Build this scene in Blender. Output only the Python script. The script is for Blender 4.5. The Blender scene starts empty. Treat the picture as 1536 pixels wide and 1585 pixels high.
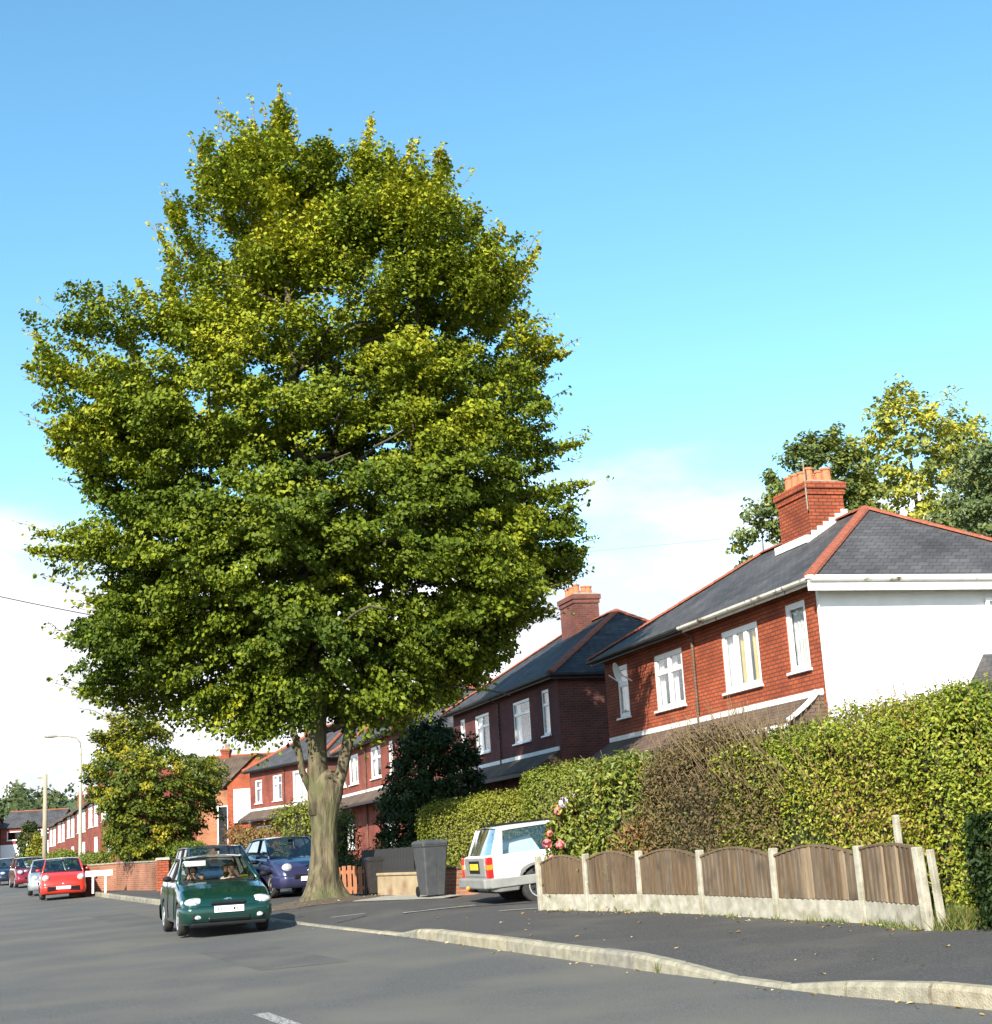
import bpy, math, random
import numpy as np
from mathutils import Vector, Matrix

rad = math.radians
SC = bpy.context.scene
COL = SC.collection

# ------------------------------------------------------------------ camera
PITCH, ROLL, CAM_Z = rad(12.7), rad(3.4), 1.55
fwd = Vector((0, math.cos(PITCH), math.sin(PITCH)))
up0 = Vector((0, -math.sin(PITCH), math.cos(PITCH)))
rt0 = Vector((1, 0, 0))
cr, sr = math.cos(ROLL), math.sin(ROLL)
rt = rt0 * cr - up0 * sr
up = rt0 * sr + up0 * cr
cam_data = bpy.data.cameras.new('camera')
cam_data.sensor_fit = 'HORIZONTAL'
cam_data.sensor_width = 36.0
cam_data.lens = 36.0 * 2275.0 / 1536.0
cam_data.clip_start = 0.1
cam_data.clip_end = 3000.0
cam = bpy.data.objects.new('camera', cam_data)
COL.objects.link(cam)
cam.matrix_world = Matrix(((rt.x, up.x, -fwd.x, 0), (rt.y, up.y, -fwd.y, 0), (rt.z, up.z, -fwd.z, CAM_Z), (0, 0, 0, 1)))
SC.camera = cam

# ------------------------------------------------------------------ sky, clouds, sun
SUN_ELEV, SUN_AZ = rad(32), rad(200)          # azimuth clockwise from +Y
world = bpy.data.worlds.new('World')
SC.world = world
world.use_nodes = True
nt = world.node_tree
nt.nodes.clear()
def WN(t, **k):
    n = nt.nodes.new(t)
    for a, b in k.items():
        setattr(n, a, b)
    return n
wl = nt.links.new
out = WN('ShaderNodeOutputWorld')
sky = WN('ShaderNodeTexSky', sky_type='NISHITA', sun_disc=False)
sky.sun_elevation = SUN_ELEV
sky.sun_rotation = SUN_AZ
sky.air_density = 1.0
sky.dust_density = 0.4
sky.ozone_density = 1.0
bg = WN('ShaderNodeBackground')
bg.inputs['Strength'].default_value = 0.142
hs = WN('ShaderNodeHueSaturation')
hs.inputs['Hue'].default_value = 0.484
hs.inputs['Saturation'].default_value = 1.22
wl(sky.outputs[0], hs.inputs['Color'])
wl(hs.outputs[0], bg.inputs['Color'])
tc = WN('ShaderNodeTexCoord')
sep = WN('ShaderNodeSeparateXYZ')
wl(tc.outputs['Generated'], sep.inputs[0])
mp = WN('ShaderNodeMapping')
mp.inputs['Scale'].default_value = (1.0, 1.0, 2.6)
mp.inputs['Location'].default_value = (0.35, 0.1, 0.0)
wl(tc.outputs['Generated'], mp.inputs[0])
nz = WN('ShaderNodeTexNoise')
nz.inputs['Scale'].default_value = 3.4
nz.inputs['Detail'].default_value = 7
nz.inputs['Roughness'].default_value = 0.52
wl(mp.outputs[0], nz.inputs['Vector'])
# cloud cover thickens towards the horizon, all the way round
cov = WN('ShaderNodeMapRange')
cov.inputs['From Min'].default_value = 0.09
cov.inputs['From Max'].default_value = 0.31
cov.inputs['To Min'].default_value = 0.45
cov.inputs['To Max'].default_value = -0.11
wl(sep.outputs['Z'], cov.inputs['Value'])
ad = WN('ShaderNodeMath', operation='ADD')
wl(nz.outputs[0], ad.inputs[0])
wl(cov.outputs[0], ad.inputs[1])
mr = WN('ShaderNodeMapRange', interpolation_type='SMOOTHSTEP')
mr.inputs['From Min'].default_value = 0.54
mr.inputs['From Max'].default_value = 0.80
wl(ad.outputs[0], mr.inputs['Value'])
nz2 = WN('ShaderNodeTexNoise')
nz2.inputs['Scale'].default_value = 7.0
nz2.inputs['Detail'].default_value = 5
wl(mp.outputs[0], nz2.inputs['Vector'])
crp = WN('ShaderNodeValToRGB')
crp.color_ramp.elements[0].position = 0.36
crp.color_ramp.elements[0].color = (0.56, 0.59, 0.64, 1)
crp.color_ramp.elements[1].position = 0.55
crp.color_ramp.elements[1].color = (0.96, 0.97, 1.0, 1)
wl(nz2.outputs[0], crp.inputs[0])
bgc = WN('ShaderNodeBackground')
bgc.inputs['Strength'].default_value = 0.85
wl(crp.outputs[0], bgc.inputs['Color'])
mx = WN('ShaderNodeMixShader')
wl(mr.outputs[0], mx.inputs[0])
wl(bg.outputs[0], mx.inputs[1])
wl(bgc.outputs[0], mx.inputs[2])
wl(mx.outputs[0], out.inputs['Surface'])

sun_data = bpy.data.lights.new('sun', 'SUN')
sun_data.energy = 5.0
sun_data.angle = rad(0.5)
sun_data.color = (1.0, 0.93, 0.80)
sun = bpy.data.objects.new('sun', sun_data)
COL.objects.link(sun)
sv = Vector((math.sin(SUN_AZ) * math.cos(SUN_ELEV), math.cos(SUN_AZ) * math.cos(SUN_ELEV), math.sin(SUN_ELEV)))
sun.rotation_mode = 'QUATERNION'
sun.rotation_quaternion = sv.to_track_quat('Z', 'Y')
sun.location = sv * 80

SC.view_settings.view_transform = 'Standard'
SC.view_settings.look = 'None'
SC.view_settings.gamma = 1.0
SC.view_settings.use_curve_mapping = False
SC.view_settings.exposure = 1.0
SC.render.engine = 'CYCLES'
SC.cycles.max_bounces = 6
SC.cycles.diffuse_bounces = 2
SC.cycles.glossy_bounces = 3
SC.cycles.transmission_bounces = 4
SC.cycles.transparent_max_bounces = 8

# ------------------------------------------------------------------ helpers
def tag(o, label=None, cat=None, group=None, kind=None):
    if label: o['label'] = label
    if cat: o['category'] = cat
    if group: o['group'] = group
    if kind: o['kind'] = kind
    return o

def empty(name, loc, rz=0.0, rot=None):
    o = bpy.data.objects.new(name, None)
    COL.objects.link(o)
    o.location = loc
    o.rotation_euler = rot if rot else (0, 0, rz)
    return o

def link(name, me, mats, parent=None, loc=None, rot=None, scale=None):
    o = bpy.data.objects.new(name, me)
    COL.objects.link(o)
    if mats is not None and len(me.materials) == 0:
        for m in (mats if isinstance(mats, (list, tuple)) else [mats]):
            me.materials.append(m)
    if parent: o.parent = parent
    if loc is not None: o.location = loc
    if rot is not None: o.rotation_euler = rot
    if scale is not None: o.scale = scale
    return o

class MB:
    def __init__(s):
        s.v = []; s.f = []; s.m = []
    def quad(s, *p, m=0):
        i = len(s.v); s.v += [tuple(q) for q in p]; s.f.append(tuple(range(i, i + len(p)))); s.m.append(m)
        return s
    def box(s, x0, x1, y0, y1, z0, z1, m=0):
        i = len(s.v)
        s.v += [(x0,y0,z0),(x1,y0,z0),(x1,y1,z0),(x0,y1,z0),(x0,y0,z1),(x1,y0,z1),(x1,y1,z1),(x0,y1,z1)]
        for f in ((0,3,2,1),(4,5,6,7),(0,1,5,4),(1,2,6,5),(2,3,7,6),(3,0,4,7)):
            s.f.append(tuple(i + k for k in f)); s.m.append(m)
        return s
    def hexa(s, b, t, m=0):
        """b, t: four bottom and four top corners, anticlockwise from above"""
        i = len(s.v); s.v += [tuple(q) for q in b] + [tuple(q) for q in t]
        for f in ((0,3,2,1),(4,5,6,7),(0,1,5,4),(1,2,6,5),(2,3,7,6),(3,0,4,7)):
            s.f.append(tuple(i + k for k in f)); s.m.append(m)
        return s
    def tube(s, pts, rads, n=8, m=0, caps=True):
        pts = [Vector(p) for p in pts]
        if not isinstance(rads, (list, tuple)): rads = [rads] * len(pts)
        i0 = len(s.v)
        ref = None
        for k, p in enumerate(pts):
            a = pts[max(k - 1, 0)]; b = pts[min(k + 1, len(pts) - 1)]
            t = (b - a)
            if t.length < 1e-9: t = Vector((0, 0, 1))
            t.normalize()
            if ref is None:
                ref = Vector((1, 0, 0)) if abs(t.x) < 0.8 else Vector((0, 1, 0))
            u = (ref - t * ref.dot(t)).normalized(); w = t.cross(u); ref = u
            for j in range(n):
                an = 2 * math.pi * j / n
                s.v.append(tuple(p + (u * math.cos(an) + w * math.sin(an)) * rads[k]))
        for k in range(len(pts) - 1):
            for j in range(n):
                a = i0 + k * n + j; b = i0 + k * n + (j + 1) % n
                s.f.append((a, b, b + n, a + n)); s.m.append(m)
        if caps:
            s.f.append(tuple(i0 + j for j in reversed(range(n)))); s.m.append(m)
            e = i0 + (len(pts) - 1) * n
            s.f.append(tuple(e + j for j in range(n))); s.m.append(m)
        return s
    def lathe(s, prof, n=16, m=0, axis='z', c=(0, 0, 0)):
        i0 = len(s.v)
        for r, h in prof:
            for j in range(n):
                an = 2 * math.pi * j / n
                a, b = r * math.cos(an), r * math.sin(an)
                p = (a, b, h) if axis == 'z' else ((a, h, b) if axis == 'y' else (h, a, b))
                s.v.append((p[0] + c[0], p[1] + c[1], p[2] + c[2]))
        for k in range(len(prof) - 1):
            for j in range(n):
                a = i0 + k * n + j; b = i0 + k * n + (j + 1) % n
                s.f.append((a, b, b + n, a + n)); s.m.append(m)
        s.f.append(tuple(i0 + j for j in reversed(range(n)))); s.m.append(m)
        e = i0 + (len(prof) - 1) * n
        s.f.append(tuple(e + j for j in range(n))); s.m.append(m)
        return s
    def ell(s, c, r, n=10, k=6, m=0):
        i0 = len(s.v)
        for a in range(k + 1):
            th = math.pi * a / k
            for j in range(n):
                ph = 2 * math.pi * j / n
                s.v.append((c[0] + r[0] * math.sin(th) * math.cos(ph), c[1] + r[1] * math.sin(th) * math.sin(ph), c[2] + r[2] * math.cos(th)))
        for a in range(k):
            for j in range(n):
                p = i0 + a * n + j; q = i0 + a * n + (j + 1) % n
                s.f.append((p, p + n, q + n, q)); s.m.append(m)
        return s
    def grid(s, rows, m=0, flip=False):
        i0 = len(s.v); nr, nc = len(rows), len(rows[0])
        for r in rows:
            s.v += [tuple(p) for p in r]
        for a in range(nr - 1):
            for b in range(nc - 1):
                f = (i0 + a * nc + b, i0 + a * nc + b + 1, i0 + (a + 1) * nc + b + 1, i0 + (a + 1) * nc + b)
                s.f.append(f[::-1] if flip else f); s.m.append(m)
        return s
    def mesh(s, name, smooth=False):
        me = bpy.data.meshes.new(name)
        me.from_pydata(s.v, [], s.f)
        if any(s.m): me.polygons.foreach_set('material_index', s.m)
        if smooth: me.polygons.foreach_set('use_smooth', [True] * len(s.f))
        me.update()
        return me
    def build(s, name, mats, parent=None, smooth=False, **k):
        return link(name, s.mesh(name, smooth), mats, parent, **k)

def bevel(o, w=0.01, seg=1):
    b = o.modifiers.new('bevel', 'BEVEL'); b.width = w; b.segments = seg; b.limit_method = 'ANGLE'
    return o

# ------------------------------------------------------------------ materials
def new_mat(name):
    m = bpy.data.materials.new(name); m.use_nodes = True
    return m, m.node_tree, m.node_tree.nodes['Principled BSDF']

def mat(name, c1, c2=None, scale=6.0, rough=0.7, bump=0.0, bscale=None, metal=0.0, spec=0.5, coat=0.0, detail=4, stretch=(1,1,1), lo=0.35, hi=0.65, c3=None, s3=1.0, lo3=0.55, hi3=0.75):
    """a surface with noise colour (c1..c2), an optional second, larger stain colour c3 and fine bump"""
    m, t, b = new_mat(name)
    b.inputs['Roughness'].default_value = rough
    b.inputs['Metallic'].default_value = metal
    b.inputs['Specular IOR Level'].default_value = spec
    b.inputs['Coat Weight'].default_value = coat
    b.inputs['Coat Roughness'].default_value = 0.06
    L = t.links.new
    co = t.nodes.new('ShaderNodeTexCoord')
    mp = t.nodes.new('ShaderNodeMapping'); mp.inputs['Scale'].default_value = stretch
    L(co.outputs['Object'], mp.inputs[0])
    if c2 is None:
        b.inputs['Base Color'].default_value = (*c1, 1)
    else:
        n = t.nodes.new('ShaderNodeTexNoise'); n.inputs['Scale'].default_value = scale; n.inputs['Detail'].default_value = detail
        L(mp.outputs[0], n.inputs['Vector'])
        r = t.nodes.new('ShaderNodeValToRGB')
        r.color_ramp.elements[0].position = lo; r.color_ramp.elements[0].color = (*c1, 1)
        r.color_ramp.elements[1].position = hi; r.color_ramp.elements[1].color = (*c2, 1)
        L(n.outputs[0], r.inputs[0])
        src = r.outputs[0]
        if c3 is not None:
            n3 = t.nodes.new('ShaderNodeTexNoise'); n3.inputs['Scale'].default_value = s3; n3.inputs['Detail'].default_value = 6
            L(co.outputs['Object'], n3.inputs['Vector'])
            r3 = t.nodes.new('ShaderNodeMapRange'); r3.inputs['From Min'].default_value = lo3; r3.inputs['From Max'].default_value = hi3
            L(n3.outputs[0], r3.inputs['Value'])
            mxx = t.nodes.new('ShaderNodeMix'); mxx.data_type = 'RGBA'
            L(r3.outputs[0], mxx.inputs[0]); L(src, mxx.inputs[6]); mxx.inputs[7].default_value = (*c3, 1)
            src = mxx.outputs[2]
        L(src, b.inputs['Base Color'])
    if bump:
        n2 = t.nodes.new('ShaderNodeTexNoise'); n2.inputs['Scale'].default_value = bscale or scale * 4; n2.inputs['Detail'].default_value = 5
        L(mp.outputs[0], n2.inputs['Vector'])
        bp = t.nodes.new('ShaderNodeBump'); bp.inputs['Strength'].default_value = bump; bp.inputs['Distance'].default_value = 0.03
        L(n2.outputs[0], bp.inputs['Height']); L(bp.outputs[0], b.inputs['Normal'])
    return m

def brick_mat(name, c1, c2, mortar, bw=0.225, bh=0.075, ms=0.012, rough=0.85, bump=0.6, zs=1.0, off=0.5, cs=0.9, dark=None):
    m, t, b = new_mat(name)
    L = t.links.new
    b.inputs['Roughness'].default_value = rough
    b.inputs['Specular IOR Level'].default_value = 0.3
    co = t.nodes.new('ShaderNodeTexCoord'); sp = t.nodes.new('ShaderNodeSeparateXYZ'); L(co.outputs['Object'], sp.inputs[0])
    a = t.nodes.new('ShaderNodeMath'); a.operation = 'ADD'; L(sp.outputs['X'], a.inputs[0]); L(sp.outputs['Y'], a.inputs[1])
    z = t.nodes.new('ShaderNodeMath'); z.operation = 'MULTIPLY'; z.inputs[1].default_value = zs; L(sp.outputs['Z'], z.inputs[0])
    cb = t.nodes.new('ShaderNodeCombineXYZ'); L(a.outputs[0], cb.inputs[0]); L(z.outputs[0], cb.inputs[1])
    br = t.nodes.new('ShaderNodeTexBrick')
    br.offset = off
    br.inputs['Scale'].default_value = 1.0
    br.inputs['Brick Width'].default_value = bw
    br.inputs['Row Height'].default_value = bh
    br.inputs['Mortar Size'].default_value = ms
    br.inputs['Mortar Smooth'].default_value = 0.3
    br.inputs['Bias'].default_value = 0.0
    br.inputs['Color1'].default_value = (*c1, 1); br.inputs['Color2'].default_value = (*c2, 1); br.inputs['Mortar'].default_value = (*mortar, 1)
    L(cb.outputs[0], br.inputs['Vector'])
    n = t.nodes.new('ShaderNodeTexNoise'); n.inputs['Scale'].default_value = cs; n.inputs['Detail'].default_value = 8
    L(co.outputs['Object'], n.inputs['Vector'])
    mr = t.nodes.new('ShaderNodeMapRange'); mr.inputs['From Min'].default_value = 0.3; mr.inputs['From Max'].default_value = 0.7
    mr.inputs['To Min'].default_value = 0.58; mr.inputs['To Max'].default_value = 1.18
    L(n.outputs[0], mr.inputs['Value'])
    mx = t.nodes.new('ShaderNodeMix'); mx.data_type = 'RGBA'; mx.blend_type = 'MULTIPLY'; mx.inputs[0].default_value = 1.0
    L(br.outputs['Color'], mx.inputs[6]); L(mr.outputs[0], mx.inputs[7])
    L(mx.outputs[2], b.inputs['Base Color'])
    bp = t.nodes.new('ShaderNodeBump'); bp.inputs['Strength'].default_value = bump; bp.inputs['Distance'].default_value = 0.012; bp.invert = True
    L(br.outputs['Fac'], bp.inputs['Height']); L(bp.outputs[0], b.inputs['Normal'])
    return m

def leaf_mat(name, stops, trans=0.3, rough=0.5, spec=0.35):
    m, t, b = new_mat(name)
    L = t.links.new
    at = t.nodes.new('ShaderNodeAttribute'); at.attribute_name = 'tint'
    r = t.nodes.new('ShaderNodeValToRGB')
    els = r.color_ramp.elements
    els[0].position = stops[0][0]; els[0].color = (*stops[0][1], 1)
    els[1].position = stops[-1][0]; els[1].color = (*stops[-1][1], 1)
    for p, c in stops[1:-1]:
        e = els.new(p); e.color = (*c, 1)
    L(at.outputs['Fac'], r.inputs[0])
    L(r.outputs[0], b.inputs['Base Color'])
    b.inputs['Roughness'].default_value = rough
    b.inputs['Specular IOR Level'].default_value = spec
    tr = t.nodes.new('ShaderNodeBsdfTranslucent')
    L(r.outputs[0], tr.inputs['Color'])
    mx = t.nodes.new('ShaderNodeMixShader'); mx.inputs[0].default_value = trans
    L(b.outputs[0], mx.inputs[1]); L(tr.outputs[0], mx.inputs[2])
    L(mx.outputs[0], t.nodes['Material Output'].inputs['Surface'])
    return m

def glass_mat(name, tint=(0.75, 0.82, 0.85), refl=0.14, top=0.9):
    m, t, b = new_mat(name)
    L = t.links.new
    tr = t.nodes.new('ShaderNodeBsdfTransparent'); tr.inputs['Color'].default_value = (*tint, 1)
    gl = t.nodes.new('ShaderNodeBsdfGlossy'); gl.inputs['Roughness'].default_value = 0.03
    lw = t.nodes.new('ShaderNodeLayerWeight'); lw.inputs['Blend'].default_value = 0.35
    mr = t.nodes.new('ShaderNodeMapRange'); mr.inputs['To Min'].default_value = refl; mr.inputs['To Max'].default_value = top
    L(lw.outputs['Fresnel'], mr.inputs['Value'])
    mx = t.nodes.new('ShaderNodeMixShader')
    L(mr.outputs[0], mx.inputs[0]); L(tr.outputs[0], mx.inputs[1]); L(gl.outputs[0], mx.inputs[2])
    L(mx.outputs[0], t.nodes['Material Output'].inputs['Surface'])
    return m

def paint(name, c, rough=0.32, flake=0.25):
    m = mat(name, c, rough=rough, coat=1.0, spec=0.5)
    b = m.node_tree.nodes['Principled BSDF']; b.inputs['Metallic'].default_value = flake
    return m

M = {}
M['asphalt'] = mat('asphalt', (0.052, 0.053, 0.052), (0.150, 0.148, 0.140), 55, 0.88, 0.6, 110, spec=0.3, c3=(0.140, 0.132, 0.112), s3=0.5, lo3=0.40, hi3=0.66, lo=.30, hi=.70)
M['footway'] = mat('footway_asphalt', (0.040, 0.039, 0.039), (0.118, 0.112, 0.106), 45, 0.92, 0.7, 90, spec=0.25, c3=(0.115, 0.106, 0.092), s3=0.8, lo3=0.5, hi3=0.75, lo=.30, hi=.72)
M['kerb'] = mat('kerb_concrete', (0.22, 0.205, 0.155), (0.33, 0.305, 0.23), 9, 0.9, 0.5, 60, spec=0.25, c3=(0.17, 0.16, 0.11), s3=3, lo3=0.56, hi3=0.78)
M['kerb_b'] = mat('kerb_concrete_grey', (0.18, 0.17, 0.14), (0.28, 0.26, 0.21), 9, 0.9, 0.5, 60, spec=0.25, c3=(0.14, 0.13, 0.09), s3=3, lo3=0.54, hi3=0.76)
M['kerb_c'] = mat('kerb_concrete_warm', (0.25, 0.22, 0.155), (0.36, 0.325, 0.235), 9, 0.9, 0.5, 60, spec=0.25, c3=(0.20, 0.18, 0.11), s3=3, lo3=0.58, hi3=0.8)
M['paving'] = mat('paving_concrete', (0.24, 0.23, 0.20), (0.36, 0.34, 0.29), 8, 0.9, 0.3, 60)
M['soil'] = mat('soil', (0.06, 0.045, 0.03), (0.12, 0.09, 0.055), 12, 0.95, 0.6)
M['lawn'] = mat('lawn', (0.035, 0.07, 0.015), (0.075, 0.12, 0.03), 6, 0.95, 0.6, 40, c3=(0.11, 0.11, 0.045), s3=0.7)
M['roadpaint'] = mat('road_paint_worn', (0.11, 0.11, 0.105), (0.46, 0.46, 0.43), 42, 0.85, 0.4, 90, lo=0.46, hi=0.60)
M['brick_orange'] = brick_mat('brick_orange', (0.45, 0.104, 0.042), (0.34, 0.072, 0.032), (0.14, 0.056, 0.036), bh=0.085, ms=0.013, bump=0.9)
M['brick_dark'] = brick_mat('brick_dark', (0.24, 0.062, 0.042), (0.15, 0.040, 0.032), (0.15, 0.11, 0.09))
M['brick_shade'] = brick_mat('brick_plum_shaded', (0.150, 0.038, 0.036), (0.115, 0.030, 0.030), (0.09, 0.05, 0.045))  # plum brick with the shade on the second house put into its colour
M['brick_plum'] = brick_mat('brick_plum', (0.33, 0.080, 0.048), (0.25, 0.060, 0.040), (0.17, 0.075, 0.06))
M['brick_buff'] = brick_mat('brick_buff', (0.46, 0.17, 0.07), (0.33, 0.105, 0.05), (0.30, 0.2, 0.13))
M['brick_wall'] = brick_mat('brick_garden', (0.34, 0.12, 0.065), (0.25, 0.085, 0.05), (0.27, 0.21, 0.15))
M['slate'] = brick_mat('slate', (0.062, 0.060, 0.062), (0.094, 0.091, 0.092), (0.035, 0.034, 0.035), bw=0.27, bh=0.19, ms=0.010, rough=0.75, bump=0.5, zs=1.75, cs=0.7)
M['slate_blue'] = brick_mat('slate_blue', (0.046, 0.046, 0.049), (0.074, 0.073, 0.076), (0.026, 0.026, 0.028), bw=0.27, bh=0.19, ms=0.010, rough=0.7, bump=0.5, zs=1.75, cs=0.9)
for k_ in ('slate_blue',): M[k_].node_tree.nodes['Principled BSDF'].inputs['Specular IOR Level'].default_value = 0.08
M['tile_brown'] = brick_mat('tile_brown', (0.115, 0.080, 0.058), (0.16, 0.108, 0.075), (0.05, 0.036, 0.03), bw=0.25, bh=0.15, ms=0.012, rough=0.85, bump=0.7, zs=2.0)
M['tile_red'] = mat('clay_red', (0.22, 0.056, 0.030), (0.33, 0.095, 0.045), 14, 0.85, 0.3, 50, c3=(0.17, 0.075, 0.05), s3=3)
M['pot'] = mat('clay_pot', (0.42, 0.14, 0.065), (0.50, 0.19, 0.09), 9, 0.85, 0.2, 40)
M['render_white'] = mat('render_white', (0.84, 0.83, 0.80), (0.90, 0.89, 0.86), 3, 0.9, 0.15, 80)
M['upvc'] = mat('upvc_white', (0.86, 0.86, 0.85), rough=0.35)
M['lead'] = mat('flashing_white', (0.78, 0.77, 0.74), (0.88, 0.87, 0.84), 6, 0.7)
M['trim_black'] = mat('trim_black', (0.018, 0.018, 0.02), (0.035, 0.035, 0.035), 6, 0.55)
M['trim_cream'] = mat('trim_cream', (0.66, 0.63, 0.55), (0.78, 0.76, 0.70), 3, 0.6, c3=(0.12, 0.10, 0.06), s3=4, lo3=0.58, hi3=0.68)
M['glass'] = glass_mat('window_glass', (0.97, 0.98, 0.98), 0.03, 0.38)
M['curtain_white'] = mat('net_curtain', (0.90, 0.90, 0.88), (0.82, 0.82, 0.80), 3, 0.9, stretch=(14, 14, 0.4))
M['curtain_yellow'] = mat('curtain_yellow', (0.78, 0.62, 0.17), (0.62, 0.46, 0.10), 3, 0.9, stretch=(14, 14, 0.4))
M['bark'] = mat('bark', (0.050, 0.040, 0.022), (0.165, 0.136, 0.078), 7, 0.92, 1.0, 18, stretch=(1.6, 1.6, 0.35), c3=(0.085, 0.090, 0.034), s3=1.4, lo3=0.48, hi3=0.68)
M['bark_dark'] = mat('bark_dark', (0.05, 0.042, 0.03), (0.11, 0.095, 0.065), 8, 0.9, 0.6, 30)
M['hedge_core'] = mat('hedge_core_shade', (0.024, 0.028, 0.010), (0.052, 0.050, 0.020), 14, 0.95, 0.8, 30)  # solid hedge core, coloured dark so gaps between leaves read as shade
M['twig'] = mat('twig', (0.15, 0.10, 0.055), (0.24, 0.17, 0.09), 8, 0.9)
M['wood_fence'] = mat('fence_board', (0.112, 0.072, 0.038), (0.190, 0.128, 0.071), 5, 0.9, 0.5, 40, stretch=(6, 6, 0.5), c3=(0.075, 0.055, 0.035), s3=2.2)
M['wood_b'] = mat('fence_board_grey', (0.125, 0.092, 0.060), (0.215, 0.160, 0.105), 5, 0.9, 0.6, 40, stretch=(6, 6, 0.5), c3=(0.07, 0.055, 0.035), s3=2.6)
M['wood_c'] = mat('fence_board_dark', (0.095, 0.060, 0.034), (0.165, 0.110, 0.062), 5, 0.9, 0.6, 40, stretch=(6, 6, 0.5), c3=(0.20, 0.15, 0.09), s3=3.2)
M['wood_light'] = mat('fence_board_pale', (0.24, 0.175, 0.11), (0.33, 0.25, 0.16), 5, 0.9, 0.5, 40, stretch=(6, 6, 0.5))
M['concrete'] = mat('post_concrete', (0.30, 0.28, 0.22), (0.44, 0.41, 0.33), 7, 0.92, 0.45, 70, c3=(0.20, 0.185, 0.11), s3=4.5, lo3=0.50, hi3=0.74)
M['wood_orange'] = mat('gate_stain', (0.26, 0.095, 0.04), (0.34, 0.13, 0.055), 5, 0.7, 0.2, 40, stretch=(5, 5, 0.5))
M['wood_black'] = mat('dark_timber', (0.016, 0.016, 0.018), (0.03, 0.03, 0.032), 5, 0.8)
M['render_buff'] = mat('render_buff', (0.29, 0.225, 0.135), (0.37, 0.29, 0.18), 4, 0.92, 0.3, 50, c3=(0.22, 0.12, 0.075), s3=2.5)
M['bin_grey'] = mat('bin_plastic', (0.045, 0.048, 0.052), (0.060, 0.063, 0.066), 9, 0.55, 0.1, 80, c3=(0.08, 0.08, 0.075), s3=3)
M['bin_black'] = mat('bin_black', (0.018, 0.017, 0.016), (0.028, 0.026, 0.024), 9, 0.5)
M['sticker'] = mat('sticker_white', (0.82, 0.82, 0.80), rough=0.5)
M['tyre'] = mat('tyre_rubber', (0.022, 0.021, 0.020), (0.034, 0.032, 0.030), 20, 0.85)
M['rim'] = mat('wheel_silver', (0.62, 0.62, 0.61), rough=0.35, metal=0.6)
M['black_plastic'] = mat('black_plastic', (0.010, 0.010, 0.011), rough=0.6, spec=0.2)
M['grey_plastic'] = mat('grey_plastic', (0.20, 0.20, 0.185), (0.25, 0.25, 0.23), 6, 0.7)
M['car_glass'] = glass_mat('car_glass', (0.62, 0.70, 0.70), 0.10)
M['interior'] = mat('car_interior', (0.028, 0.028, 0.030), (0.05, 0.05, 0.05), 8, 0.9)
M['lamp_lens'] = mat('headlamp_lens', (0.62, 0.63, 0.62), (0.26, 0.28, 0.29), 22, 0.10, coat=0.8, spec=0.8)
M['lamp_amber'] = mat('indicator_lens', (0.75, 0.24, 0.03), rough=0.2, coat=0.6)
M['lamp_red'] = mat('tail_lamp_lens', (0.60, 0.02, 0.02), rough=0.2, coat=0.6)
M['plate_white'] = mat('plate_white', (0.85, 0.85, 0.83), rough=0.4)
M['plate_yellow'] = mat('plate_yellow', (0.80, 0.52, 0.03), rough=0.4)
M['chrome'] = mat('chrome', (0.75, 0.75, 0.76), rough=0.15, metal=0.9)
M['lampost'] = mat('lamp_column', (0.34, 0.31, 0.23), (0.42, 0.39, 0.30), 3, 0.7)
M['pole'] = mat('timber_pole', (0.26, 0.22, 0.15), (0.36, 0.31, 0.22), 3, 0.9, stretch=(4, 4, 0.3))
M['cable'] = mat('cable', (0.03, 0.03, 0.035), rough=0.7)
M['skin'] = mat('skin', (0.62, 0.36, 0.24), rough=0.55)
M['hair_brown'] = mat('hair_brown', (0.075, 0.035, 0.018), (0.11, 0.05, 0.025), 40, 0.6)
M['hair_dark'] = mat('hair_dark', (0.05, 0.022, 0.014), (0.08, 0.034, 0.02), 40, 0.6)
M['cloth_black'] = mat('cloth_black', (0.02, 0.02, 0.022), (0.035, 0.035, 0.035), 20, 0.95)
M['cloth_pale'] = mat('cloth_pale', (0.60, 0.50, 0.40), (0.52, 0.42, 0.33), 20, 0.95)
M['petal_pink'] = mat('petal_pink', (0.72, 0.13, 0.15), (0.80, 0.24, 0.22), 30, 0.7)
M['petal_lilac'] = mat('petal_lilac', (0.72, 0.52, 0.74), (0.80, 0.66, 0.80), 30, 0.7)

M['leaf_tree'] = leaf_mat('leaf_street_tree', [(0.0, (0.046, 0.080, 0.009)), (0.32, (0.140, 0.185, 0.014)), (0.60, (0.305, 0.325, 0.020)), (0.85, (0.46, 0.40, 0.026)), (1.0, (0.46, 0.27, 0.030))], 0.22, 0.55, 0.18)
M['leaf_hornbeam'] = leaf_mat('leaf_small_tree', [(0.0, (0.034, 0.060, 0.012)), (0.45, (0.095, 0.130, 0.018)), (0.75, (0.26, 0.27, 0.025)), (1.0, (0.44, 0.35, 0.035))], 0.3, 0.55, 0.2)
M['leaf_privet'] = leaf_mat('leaf_privet', [(0.0, (0.055, 0.090, 0.014)), (0.45, (0.150, 0.205, 0.020)), (0.8, (0.33, 0.34, 0.034)), (1.0, (0.25, 0.15, 0.05))], 0.25, 0.45, 0.3)
M['leaf_brown'] = leaf_mat('leaf_brown', [(0.0, (0.080, 0.058, 0.028)), (0.45, (0.175, 0.125, 0.056)), (0.75, (0.135, 0.140, 0.036)), (1.0, (0.28, 0.20, 0.09))], 0.2, 0.7, 0.2)
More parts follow.
